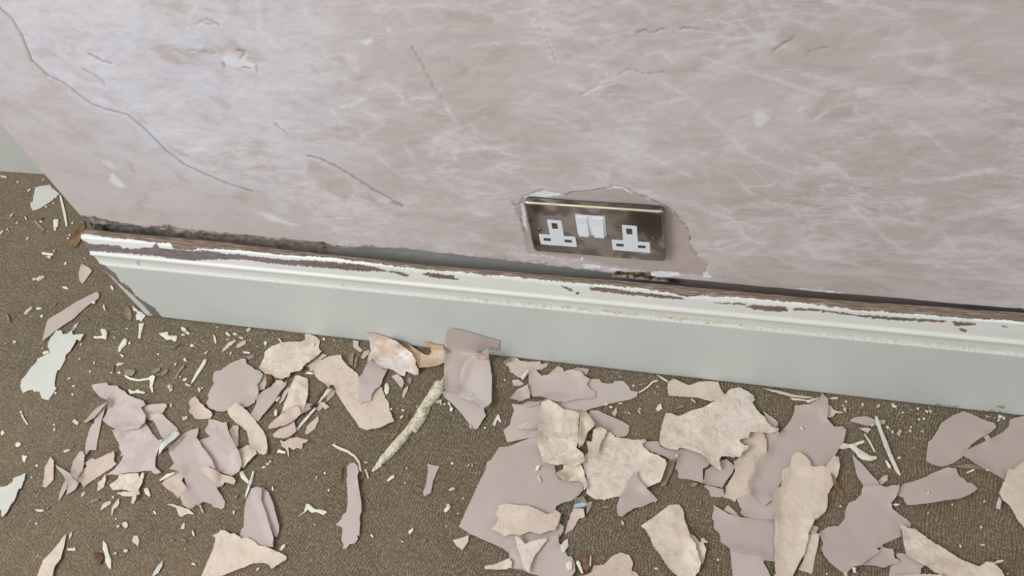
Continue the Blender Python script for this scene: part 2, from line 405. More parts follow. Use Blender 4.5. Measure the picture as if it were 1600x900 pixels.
for s in WHITE:
    m = in_poly(u+ju*0.6, v+jv*0.6, zone(s)); A['white'] = np.maximum(A['white'], m*0.9); off = off + 0.0009*m
for s, a in (('f 845,312 880,305 903,330 870,355 850,350', 0.45), ('g 890,130 900,150 960,140 965,165 940,185 900,165', 0.6), ('h 690,790 720,770 790,830 830,890 770,880 700,840', 0.55),
          ('h 560,640 600,680 700,690 780,760 720,770 640,710', 0.3), ('g 460,810 560,830 620,860 700,880 640,890 560,870', 0.5), ('g 1005,95 1020,110 1040,125 1010,130', 0.6),
          ('f 755,120 775,120 770,142 756,138', 0.5), ('f 1095,512 1130,518 1120,535', 0.4), ('f 1500,575 1600,560 1590,580 1510,585', 0.4), ('g 380,190 440,205 500,245 500,275 400,270 360,230', 0.45),
          ('g 1240,402 1270,402 1265,418', 0.6), ('g 1365,462 1400,450 1420,458 1390,468', 0.6), ('g 865,260 910,255 905,285 870,275', 0.45), ('g 985,80 1040,110 1030,135 1010,110', 0.4)):
    q = zone(s); m = in_poly(u+ju*0.8, v+jv*0.8, q)*np.clip(seg_dist(u+ju, v+jv, np.vstack([q, q[:1]]))/5, 0, 1); A['white'] = np.maximum(A['white'], m*a*1.15); off = off - 0.0003*m
# broken lower edge of the plaster and the recess behind the skirting top
EDGE = zone('a -60,80 150,93 250,100 400,140 640,175 780,165 900,195 1140,215 1300,235 1450,240 b 0,118 100,130 200,140 420,155 500,185 700,180 900,195 1040,210 1600,272 c 200,112 400,140 600,168 800,185 1050,212 1240,235 d 150,95 400,128 700,158 1000,188 1200,197 1900,222')
ev = np.interp(u + ju*0.8, EDGE[:, 0], EDGE[:, 1])
below = (v + jv*0.9 + 1.6*nz2.fbm(gx*40, gz*3, 3) > ev) & (gz < 0.24)
dd = np.clip((v-ev)/9, 0, 1)
off = off + below*(0.0022 + 0.0045*dd**1.5)*front + front*np.clip((0.1840-gz)/0.005, 0, 1)*0.012*(gz > 0.02)*(1-in_poly(u, v, zone('c 780,165 1080,180 1140,275 780,245')))
A['warm'] = np.clip((u-210)/50, 0, 1)
lf = np.clip((560-u)/60, 0, 1)*(gx > X_CORNER-0.001)
A['crumble'] = np.where(below, lf, 0) + np.clip(1-np.abs(v-ev)/3, 0, 1)*0.35*(u < 1500)
A['crumble'] = np.clip(A['crumble'], 0, 1)*(1-A['white'])
off = off + below*lf*0.0014*nz3.fbm(gx*130, gz*130, 3)
A['trough'] = np.where(below, (1-lf)*np.clip((1010-u)/40, 0, 1), 0)
A['paint'] = np.maximum(A['paint'], np.where(below, np.clip((u-1010)/40, 0, 1), 0))
m = in_poly(uj, vj, zone('c 800,180 900,182 1040,190 1060,235 1120,255 1000,250 900,240 815,228')); A['rot'] = m*1.0; off = off + m*0.003*(0.5+nz3.fbm(gx*200, gz*200, 2))
wy = gy + off*front
# keep the return flat, blend at the rounded corner
verts = np.stack([gx, wy, gz], 1)
me = bpy.data.meshes.new('wall_front')
idx = np.arange(NX*NZ).reshape(NZ, NX)
quads = np.stack([idx[:-1, :-1], idx[:-1, 1:], idx[1:, 1:], idx[1:, :-1]], -1).reshape(-1, 4)
me.vertices.add(len(verts)); me.vertices.foreach_set('co', verts.ravel())
me.loops.add(quads.size); me.loops.foreach_set('vertex_index', quads.ravel().astype(np.int32))
me.polygons.add(len(quads)); me.polygons.foreach_set('loop_start', np.arange(0, quads.size, 4, dtype=np.int32))
me.polygons.foreach_set('use_smooth', np.ones(len(quads), bool))
me.update(calc_edges=True); me.validate()
me.materials.append(MAT_WALL)
for k, a in A.items():
    at = me.attributes.new(k, 'FLOAT', 'POINT'); at.data.foreach_set('value', np.clip(a, 0, 1).astype(np.float32))
wall = bpy.data.objects.new('wall_front', me); COL.objects.link(wall); wall['kind'] = 'structure'

# ------------------------------------------------------------------ skirting board
T = 0.024
PROF = [(0.0044, 0.0018), (T-0.0006, 0.0018), (T, 0.0024)] + [(T, z) for z in np.arange(0.003, 0.130, 0.003)] + \
       [(T, 0.1300), (0.0234, 0.1312), (0.0222, 0.1325), (0.0214, 0.1340), (0.0210, 0.1365), (0.0209, 0.139), (0.0209, 0.142), (0.0211, 0.145), (0.0216, 0.1475),
        (0.0226, 0.1498), (0.0233, 0.1515), (0.0234, 0.1530), (0.0229, 0.1545), (0.0217, 0.1555), (0.0205, 0.1562), (0.0199, 0.1580)]
PROF += [(0.0199-0.0018*t-0.0012*t*t, 0.158+0.0205*t) for t in np.linspace(0.06, 1, 17)]
PROF += [(0.0169-0.0035*(1-math.cos(a)), 0.1785+0.0045*math.sin(a)) for a in np.linspace(0.2, math.pi/2, 7)]
PROF += [(y, 0.1832-0.0003*(0.0134-y)/0.01) for y in np.arange(0.0128, 0.0050, -0.0007)] + [(0.0044, 0.1822), (0.0042, 0.1800), (0.0042, 0.0018)]
PROF = np.array(PROF)
sx = np.concatenate([np.arange(0, 1.20, 0.0013), [1.25, 1.4, 1.8, 2.6]])
NP_, NS = len(PROF), len(sx)
xe = -0.7205 - 0.0050*(PROF[:, 1]/0.183)          # mitred end runs out with the height
xg = xe[None, :] + sx[:, None]*(1.0) ; xg = np.minimum(xg, 1.9)
yg = np.repeat(-PROF[:, 0][None, :], NS, 0); zg = np.repeat(PROF[:, 1][None, :], NS, 0)
x_, y_, z_ = xg.ravel(), yg.ravel(), zg.ravel()
ub = pix(np.stack([x_, x_*0, x_*0+0.183], 1))[0]      # the board stands off the plaster by a varying gap
yb = np.interp(ub, [120, 350, 450, 650, 900, 1000, 1300, 1450, 1600], [0.0015, 0.003, 0.006, 0.0102, 0.0085, 0.0075, 0.0078, 0.0045, 0.0022])
yd = -y_
y_ = -np.where(yd < 0.0134, yb + (yd-0.0042)*(0.0134-yb)/(0.0134-0.0042), yd)
u, v = pix(np.stack([x_, y_, z_], 1))
ju = 1.3*nz1.fbm(x_*330, z_*330+y_*330, 3); jv = 1.0*nz2.fbm(x_*330, z_*330+y_*330, 3)
uj, vj = u+ju, v+jv
arcpos = np.repeat(np.arange(NP_)[None, :], NS, 0).ravel()
B = {k: np.zeros(len(x_)) for k in ('mould', 'white', 'primer', 'wood', 'brownish', 'stain', 'scuff')}
B['mould'] = (z_ > 0.1302).astype(float)
EA = zone('a 100,215 150,226 250,240 400,262 560,270 700,290 830,300 850,344 1000,358 1100,338 1200,345 1400,355 b 0,215 200,240 270,236 430,245 560,265 700,280 860,300 1000,320 1200,335 1400,355 1600,370 c 200,215 400,235 600,255 760,262 830,270 950,285 1130,305 1260,335 1350,328 d 150,153 300,165 450,180 520,190 700,210 900,230 1200,250 1600,275 1900,290')
EB = zone('a 100,268 130,270 200,300 250,310 430,315 450,335 520,345 690,330 840,345 1000,360 1100,352 1200,370 1270,385 1380,385 b 0,245 200,262 400,270 500,280 640,290 760,310 900,330 1000,345 1200,360 1400,375 1600,392 c 200,238 400,262 600,275 760,285 900,300 1130,318 1250,350 1400,362 d 0,172 150,180 300,190 450,205 700,225 900,245 1200,268 1600,292 1900,305')
ea = np.interp(u, EA[:, 0], EA[:, 1]); eb = np.interp(u, EB[:, 0], EB[:, 1])
wood = (vj < ea + 1.2*nz3.fbm(x_*60, z_*9, 3)) & (z_ > 0.15)
B['wood'] = wood.astype(float)
band = (~wood) & (vj < eb) & (z_ > 0.155)
B['white'] = band*np.where(u < 300, 0.45, 0.95)
def spot(key, s, val=1.0, j=1.0):
    m = in_poly(u+ju*j, v+jv*j, zone(s)); B[key] = np.where(m, val, B[key])
    if key in ('primer', 'wood'): B['white'] = np.where(m, 0, B['white'])
spot('primer', 'a 100,268 130,270 200,305 250,312 430,318 450,338 520,348 690,333 720,300 745,340 860,348 1000,362 1100,357 1200,372 1270,387 1380,387 b 0,247 200,264 400,272 500,282 640,292 760,312 790,328 890,338 960,358 940,372 850,347 760,337 640,337 500,322 200,297 0,277 a 1400,430 1300,430 1180,427 1100,432 1000,436 900,427 700,402 560,387 420,377 300,367 180,362 90,352')
for s in ('b 1040,355 1070,345 1240,362 1235,375 1270,388 1250,392 1100,375', 'b 1135,362 1185,368 1180,378 1150,375', 'c 470,272 500,268 545,290 540,305 520,300', 'c 558,310 582,308 580,322 560,320',
          'c 645,276 760,282 870,297 1000,312 1180,332 1250,352 1200,352 1100,345 870,321 700,302 650,296', 'c 1360,364 1500,378 1600,372 1600,388 1450,380',
          'd 0,176 150,182 150,190 0,183', 'd 140,196 200,190 360,200 372,222 280,222 200,212', 'd 398,206 480,208 560,216 700,236 900,252 1200,270 1180,280 1060,276 900,268 780,256 640,236 520,222 400,218',
          'd 1225,273 1350,283 1345,294 1240,298', 'd 1260,310 1300,315 1306,332 1275,325', 'd 1470,292 1520,305 1500,309'):
    spot('primer', s)
B['brownish'] = np.clip((u-430)/120, 0, 1)
spot('primer', 'a 185,440 260,450 330,480 405,540 440,600 520,650 560,710 650,770 710,810 790,905 705,885 632,800 552,720 430,620 325,520 262,475', 1, 0.5)
spot('primer', 'a 130,352 175,362 178,380 160,440 140,440', 1, 0.5)
spot('white', 'a 1100,320 1200,335 1400,345 1400,352 1200,345 1090,335', 0.9)
spot('white', 'c 1130,300 1200,332 1180,345 1000,322 1010,312', 0.95)
spot('white', 'a 600,330 860,300 858,335 810,350 740,345', 0.9)
spot('white', 'a 180,250 540,272 520,290 200,275 ', 0.9); spot('wood', 'c 800,245 1100,262 1110,270 820,255', 1)
tip = (u < 262) & (z_ < 0.14)
B['stain'] = ((z_ > 0.1312) & (z_ < 0.1385))*np.clip((u-700)/60, 0, 1)*(0.45+0.55*(u < 1160))
B['stain'] += ((z_ > 0.1300) & (z_ < 0.133))*0.4
for s in ('d 1030,645 1055,648 1040,653', 'd 1205,684 1225,686 1215,692', 'd 1200,710 1260,716 1230,724', 'd 1460,715 1500,718 1480,728', 'd 1100,700 1180,708 1170,716', 'd 1380,735 1500,745 1500,758 1400,748',
          'd 1530,760 1560,763 1545,768', 'a 570,445 590,445 590,470 575,470', 'b 540,415 548,415 548,430 541,430', 'b 716,644 724,644 724,652 716,652'):
    spot('scuff', s, 0.55, 1.6)
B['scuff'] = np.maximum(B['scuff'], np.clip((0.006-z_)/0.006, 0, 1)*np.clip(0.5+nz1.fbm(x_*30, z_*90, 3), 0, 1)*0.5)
yoff = 0.0004*B['primer'] + 0.0005*B['wood']*(0.6+0.8*nz1.fbm(x_*18, y_*700+z_*700, 3))
y_ = y_ + np.where(z_ < 0.182, yoff, 0); z_ = z_ - np.where(z_ >= 0.175, yoff, 0)
verts = np.stack([x_, y_, z_], 1)
idx = np.arange(NS*NP_).reshape(NS, NP_)
faces = [tuple(q) for q in np.stack([idx[:-1, :-1], idx[1:, :-1], idx[1:, 1:], idx[:-1, 1:]], -1).reshape(-1, 4)]
faces += [(idx[i, NP_-1], idx[i+1, NP_-1], idx[i+1, 0], idx[i, 0]) for i in range(NS-1)]
faces += [tuple(idx[0, :]), tuple(idx[-1, ::-1])]
sk = mesh_obj('baseboard_front', verts, faces, [MAT_SKIRT], smooth=False, kind='structure')
sk.data.polygons.foreach_set('use_smooth', np.array([len(p.vertices) == 4 for p in sk.data.polygons]))
for k, a in B.items():
    at = sk.data.attributes.new(k, 'FLOAT', 'POINT'); at.data.foreach_set('value', np.clip(a, 0, 1).astype(np.float32))
sk.data.set_sharp_from_angle(angle=math.radians(50))

# ------------------------------------------------------------------ socket
def rounded(x0, x1, z0, z1, r, n=5):
    pts = []
    for cx, cz, a0 in ((x1-r, z0+r, -90), (x1-r, z1-r, 0), (x0+r, z1-r, 90), (x0+r, z0+r, 180)):
        for k in range(n+1):
            a = math.radians(a0+90*k/n); pts.append((cx+r*math.cos(a), cz+r*math.sin(a)))
    return pts
def slab(name, loops, mats, parent, cap=True):
    # loops: list of (points, y) from back to front; quads between, cap on the last
    verts = []; faces = []; n = len(loops[0][0])
    for pts, y in loops: verts += [(p[0], y, p[1]) for p in pts]
    for k in range(len(loops)-1):
        for i in range(n):
            a, b = k*n+i, k*n+(i+1) % n; faces.append((a, b, b+n, a+n))
    if cap:
        faces.append(tuple(range((len(loops)-1)*n, len(loops)*n)))
        faces.append(tuple(reversed(range(n))))
    o = mesh_obj(name, verts, faces, mats, parent)
    return o
def grow(pts, d, c=None):
    c = c or (sum(p[0] for p in pts)/len(pts), sum(p[1] for p in pts)/len(pts))
    return [(p[0]-math.copysign(min(d, abs(p[0]-c[0])), p[0]-c[0]), p[1]-math.copysign(min(d, abs(p[1]-c[1])), p[1]-c[1])) for p in pts]

M = Mat('black_nickel_plate', 0.14, 1.0)
nn = M.noise(22, 3, 0.5, 1.2)
M.color(M.mix(M.step(nn, 0.45, 0.55), lin(*(128, 126, 125)), lin(*(172, 169, 167))))
M.bump(M.noise(10, 2, 0.5, 0.6), 0.35, 0.004)
MAT_PLATE = M.m
M = Mat('white_socket_plastic', 0.32); M.color(lin(226, 230, 238)); MAT_PLAST = M.m
M = Mat('slot_shade', 0.6); M.color(lin(70, 66, 62)); MAT_SLOT_SHADE = M.m  # shade inside holes and slots, put into a dark colour
M = Mat('brass_contact', 0.3, 1.0); M.color(lin(150, 128, 84)); MAT_BRASS = M.m
M = Mat('dark_rubber_gasket', 0.7); M.color(lin(84, 78, 74)); MAT_GASK = M.m
M = Mat('nickel_screw', 0.25, 1.0); M.color(lin(130, 124, 118)); MAT_SCREW = M.m

sock = bpy.data.objects.new('wall_socket', None); COL.objects.link(sock)
sock.location = (-0.10095, 0.0, 0.22581); sock.rotation_euler = (0, -0.0049, 0)
sock['label'] = 'double electrical socket with a dark nickel plate and white inserts on the plaster wall'
sock['category'] = 'socket'
PW, PH = 0.146, 0.086
YF = -0.0090
out = rounded(0, PW, 0, PH, 0.004)
c0 = (PW/2, PH/2)
slab('back_gasket', [(grow(out, 0.0012, c0), 0.0015), (grow(out, 0.0012, c0), -0.0024)], [MAT_GASK], sock)
M = Mat('plate_edge_glint', 0.3, 0.85); M.color(M.mix(M.step(M.noise(40), 0.4, 0.6), lin(250, 244, 200), lin(232, 222, 190))); MAT_EDGE_GLINT = M.m  # glint of light from above, put into the top bevel's colour
fp = slab('faceplate', [(out, -0.0022), (out, -0.0072), (grow(out, 0.0004, c0), -0.0079), (grow(out, 0.0013, c0), -0.0086), (grow(out, 0.0022, c0), YF)], [MAT_PLATE, MAT_EDGE_GLINT], sock)
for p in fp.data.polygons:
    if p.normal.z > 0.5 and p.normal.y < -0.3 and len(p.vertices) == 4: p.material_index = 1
def tee(cx):
    w, s, r = 0.0203, 0.0078, 0.0010
    z0, z1, z2 = 0.0160, 0.0338, 0.0602
    base = [(cx-w, z0), (cx+w, z0), (cx+w, z1), (cx+s, z1), (cx+s, z2), (cx-s, z2), (cx-s, z1), (cx-w, z1)]
    pts = []
    n = len(base)
    for i in range(n):
        p0, p1, p2 = Vector(base[i-1]), Vector(base[i]), Vector(base[(i+1) % n])
        a = (p0-p1).normalized(); b = (p2-p1).normalized()
        for t in (0, .5, 1):
            q = p1 + a*r*(1-t)**2 + b*r*t**2; pts.append((q.x, q.y))
    return pts
for cx in (0.0303, 0.1102):
    t = tee(cx)
    ins = slab('socket_insert', [(t, YF+0.001), (t, YF-0.0006)], [MAT_PLAST], sock)
    for hx, hz, w, h in ((cx-0.0005, 0.0510, 0.0031, 0.0046), (cx-0.0118, 0.0258, 0.0040, 0.0023), (cx+0.0116, 0.0258, 0.0040, 0.0023)):
        # pin hole: flat dark plate, the hole's shade put into its colour
        r0 = rounded(hx-w, hx+w, hz-h, hz+h, 0.0003, 2)
        slab('pin_hole_shade', [(r0, YF-0.0002), (r0, YF-0.00075)], [MAT_SLOT_SHADE], ins)
        if h > 0.004:
            r1 = rounded(hx-w*0.2, hx+w*0.9, hz-h*0.75, hz+h*0.1, 0.0002, 2)
            slab('earth_contact', [(r1, YF-0.0006), (r1, YF-0.0009)], [MAT_BRASS], ins)
sur = rounded(0.0540, 0.0850, 0.0392, 0.0728, 0.0012)
surr = slab('switch_surround', [(sur, YF+0.001), (sur, YF-0.0007)], [MAT_PLAST], sock)
for x0 in (0.0557, 0.0724):
    x1 = x0+0.0108; z0, z1 = 0.0402, 0.0700
    # a rocker: its lower half stands out
    vs = []; ys = [(z0, YF-0.0042), (0.0500, YF-0.0030), (0.0580, YF-0.0018), (z1, YF-0.0016)]
    for x in (x0, x1):
        vs += [(x, YF-0.0004, z0)] + [(x, y, z) for z, y in ys] + [(x, YF-0.0004, z1)]
    fs = [(0, 1, 2, 3, 4, 5), (11, 10, 9, 8, 7, 6)] + [(i, 6+i, 7+i, i+1) for i in range(5)] + [(5, 11, 6, 0)]
    rk = mesh_obj('rocker_switch', vs, fs, [MAT_PLAST], sock)
    bv = rk.modifiers.new('bevel', 'BEVEL'); bv.width = 0.0004; bv.segments = 2
for cx in (0.0112, 0.1345):
    n = 20; c_ = (cx, 0.0405)
    ring = lambda r: [(c_[0]+r*math.cos(2*math.pi*k/n), c_[1]+r*math.sin(2*math.pi*k/n)) for k in range(n)]
    sc = slab('screw', [(ring(0.0030), YF+0.0005), (ring(0.0030), YF-0.0004), (ring(0.0020), YF-0.0010)], [MAT_SCREW], sock)
    slab('screw_slot_shade', [(rounded(cx-0.0021, cx+0.0021, 0.0402, 0.0408, 0.0002, 1), YF-0.0009), (rounded(cx-0.0021, cx+0.0021, 0.0402, 0.0408, 0.0002, 1), YF-0.00115)], [MAT_SLOT_SHADE], sc)  # dark bar on the head: the slot's shade as colour

# ------------------------------------------------------------------ flakes
HX0, HY0, HC = -1.25, -0.75, 0.0022
HN, HMm = int(2.1/HC), int(1.05/HC)
HM = np.zeros((HN, HMm))
def blurred(H):
    K = np.maximum.reduce([np.roll(np.roll(H, a, 0), b, 1) for a in (-1, 0, 1) for b in (-1, 0, 1)])
    return sum(np.roll(np.roll(K, a, 0), b, 1) for a in (-1, 0, 1) for b in (-1, 0, 1))/9
def hsample(H, x, y):
    fx = np.clip((x-HX0)/HC, 1, HN-3); fy = np.clip((y-HY0)/HC, 1, HMm-3)
    i = fx.astype(int); j = fy.astype(int); a = fx-i; b = fy-j
    return (H[i, j]*(1-a)+H[i+1, j]*a)*(1-b) + (H[i, j+1]*(1-a)+H[i+1, j+1]*a)*b
def hstamp(P, tris):
    for w in ((1, 0, 0), (0, 1, 0), (0, 0, 1), (.34, .33, .33), (.5, .5, 0), (0, .5, .5), (.5, 0, .5), (.7, .15, .15), (.15, .7, .15), (.15, .15, .7)):
        Q = P[tris[:, 0]]*w[0] + P[tris[:, 1]]*w[1] + P[tris[:, 2]]*w[2]
        i = np.clip(((Q[:, 0]-HX0)/HC).astype(int), 0, HN-1); j = np.clip(((Q[:, 1]-HY0)/HC).astype(int), 0, HMm-1)
        np.maximum.at(HM, (i, j), Q[:, 2])
Y_STOP = -T-0.0016
def place(uv, h):                   # points at height h over the floor, stopped by the skirting face
    d = CAM_F[None] + CAM_R[None]*((uv[:, 0:1]-800)/F_PX) - CAM_U[None]*((uv[:, 1:2]-450)/F_PX)
    P = CAM_C[None] + d*((h[:, None]-CAM_C[2])/d[:, 2:3])
    t2 = (Y_STOP-CAM_C[1])/d[:, 1]; P2 = CAM_C[None] + d*t2[:, None]
    hitw = (P[:, 1] > Y_STOP) & (P[:, 0] > -0.725)
    P[hitw] = P2[hitw]
    return P
def roughen(poly, amp, rng, stepl):
    out = []
    n = len(poly)
    for i in range(n):
        a, b = poly[i], poly[(i+1) % n]; L = np.hypot(*(b-a)); k = max(1, int(L/stepl))
        nrm = np.array([-(b-a)[1], (b-a)[0]])/max(L, 1e-6)
        rough = rng.uniform(0.2, 1.0)
        for q in range(k):
            t = q/k; e = 0 if q == 0 else rng.normal()*amp*rough
            out.append(a+(b-a)*t+nrm*e)
    return np.array(out)
SHAPE_N = Noise(21)
def flake(name, poly, mat, lift, seed, thick=0.0006, dome=0.0, jag=0.35, cat='paint flake', label=None, group=None, level=None):
    rng = np.random.RandomState(seed)
    poly = np.asarray(poly, float)
    P0 = np.array([on_floor(*p) for p in poly])[:, :2]
    size = math.sqrt(max(1e-9, (np.ptp(P0[:, 0]))*(np.ptp(P0[:, 1]))))
    poly = roughen(poly, jag*min(1, size/0.02), rng, 2.6 if size > 0.012 else 2.0)
    P0 = np.array([on_floor(*p) for p in poly])[:, :2]
    # outline must not cross itself for the triangulation: CDT takes care of it
    sp = max(0.0022, min(0.0042, size/9))
    lo, hi = P0.min(0), P0.max(0)
    gx_, gy_ = np.meshgrid(np.arange(lo[0], hi[0], sp), np.arange(lo[1], hi[1], sp))
    g = np.stack([gx_.ravel(), gy_.ravel()], 1) + rng.uniform(-.25, .25, (gx_.size, 2))*sp
    ins = in_poly(g[:, 0], g[:, 1], P0)
    dist = seg_dist(g[:, 0], g[:, 1], np.vstack([P0, P0[:1]]))
    g = g[ins & (dist > sp*0.45)]
    pts = [Vector(p) for p in P0] + [Vector(p) for p in g]
    n = len(P0)
    vs, es, fs, ov, oe, of = delaunay_2d_cdt(pts, [], [list(range(n))], 1, 1e-7)
    if not fs: return None
    V = np.array([[q.x, q.y] for q in vs])
    tris = np.array([t for t in fs if len(t) == 3])
    # pixel position of each vertex of the flat outline
    P3 = np.stack([V[:, 0], V[:, 1], np.zeros(len(V))], 1)
    uu, vv = pix(P3); uv = np.stack([uu, vv], 1)
    ctr = V.mean(0); Q = V-ctr
    cov = Q.T @ Q; ev_, vec = np.linalg.eigh(cov)
    ang = rng.uniform(-0.5, 0.5)
    ax = vec[:, 1]; ax = np.array([ax[0]*math.cos(ang)-ax[1]*math.sin(ang), ax[0]*math.sin(ang)+ax[1]*math.cos(ang)])
    bx = np.array([-ax[1], ax[0]])
    ta = Q @ ax; tb = Q @ bx
    ta = ta/max(1e-6, np.abs(ta).max()); tb = tb/max(1e-6, np.abs(tb).max())
    amp = lift*0.001*min(1.0, 0.35+size/0.05)
    mode = rng.randint(4)
    if mode == 0: sh = amp*(0.9*ta**2 + 0.25*(1+tb))
    elif mode == 1: sh = amp*(0.9*tb**2 + 0.25*(1+ta))
    elif mode == 2: sh = amp*(0.8*(1-ta**2) + 0.2*(1+tb))
    else: sh = amp*(0.5*(1+ta*tb) + 0.35*ta**2)
    if size > 0.02:
        sh = sh + 0.0008*SHAPE_N.fbm(V[:, 0]*35+seed, V[:, 1]*35, 3)
    if mat in 'CYSQ' and size > 0.02:
        sh = sh + (0.0007 if mat == 'Q' else 0.0013)*np.abs(SHAPE_N.fbm(V[:, 0]*55+seed*3, V[:, 1]*55, 3)) + (0.0006 if mat == 'Q' else 0.0005)*np.abs(SHAPE_N(V[:, 0]*120+seed*3, V[:, 1]*60))
    sh = np.maximum(sh, 0)
    if dome:
        dd = seg_dist(V[:, 0], V[:, 1], np.vstack([P0, P0[:1]]))
        sh = sh*0.5
    H = blurred(HM); h = sh + 0.0012
    for it in range(3):
        P = place(uv, h)
        base = hsample(H, P[:, 0], P[:, 1])
        if level is not None: base = np.maximum(base, np.percentile(base, level))
        h = base + 0.0007 + thick + sh
        if dome: h = h + dome*(1-np.exp(-dd/(dome*0.8)))
    P = place(uv, h)
    # close below the wall's own foot: no vertex may enter the plaster
    inw = (P[:, 0] > X_CORNER-0.004) & (P[:, 1] > Y_STOP)
    if dome:
        Pb = P.copy(); Pb[:, 2] = np.maximum(base+0.0004, P[:, 2]-thick-dome*(1-np.exp(-dd/(dome*0.8))))
    else:
        Pb = P.copy(); Pb[:, 2] -= thick
        onw = (P[:, 1] >= Y_STOP-1e-5); Pb[onw, 1] += min(thick, 0.0008)
    hstamp(P, tris)
    # oriented up
    a, b, c = V[tris[:, 0]], V[tris[:, 1]], V[tris[:, 2]]
    s = (b[:, 0]-a[:, 0])*(c[:, 1]-a[:, 1])-(b[:, 1]-a[:, 1])*(c[:, 0]-a[:, 0])
    tris = np.where((s < 0)[:, None], tris[:, ::-1], tris)
    N = len(V)
    cnt = {}
    for t in tris:
        for i in range(3):
            e = (t[i], t[(i+1) % 3]); cnt[e] = 1
    rim = [e for e in cnt if (e[1], e[0]) not in cnt]
    origin = np.array([P[:, 0].mean(), P[:, 1].mean(), Pb[:, 2].min()])
    verts = np.vstack([P, Pb]) - origin
    faces = [tuple(t) for t in tris] + [(t[2]+N, t[1]+N, t[0]+N) for t in tris] + [(b_, a_, a_+N, b_+N) for a_, b_ in rim]
    fm = [0]*len(tris) + [1]*len(tris) + [2]*len(rim)
    edge = SK['edge'] if mat not in 'TBGUL' else SK[mat]
    o = mesh_obj(name, verts, faces, [SK[mat], SK[UNDER[mat]], edge], smooth=True, fmat=fm)
    o.data.set_sharp_from_angle(angle=math.radians(48))
    o.location = origin
    if label: o['label'] = label
    o['category'] = cat
    if group: o['group'] = group
    return o

NAMES = {'T': ('paint_chip', 'paint chip'), 'B': ('wood_fragment', 'wood fragment'), 'G': ('paint_chip', 'paint chip')}
GROUPS = {'paint_flake': 'peeled paint flakes on the carpet', 'paint_chip': 'small paint and filler chips on the carpet', 'wood_fragment': 'wood fragments on the carpet',
          'paint_splinter': 'paint splinters on the carpet'}
def kind_of(mat, label):
    if mat == 'B' and ('wood' in label or 'splinter' in label or 'fragment' in label): return 'wood_fragment', 'wood fragment'
    if 'splinter' in label or 'stick' in label or 'thread' in label: return 'paint_splinter', 'splinter'
    if 'chip' in label or 'crumb' in label: return 'paint_chip', 'paint chip'
    return 'paint_flake', 'paint flake'

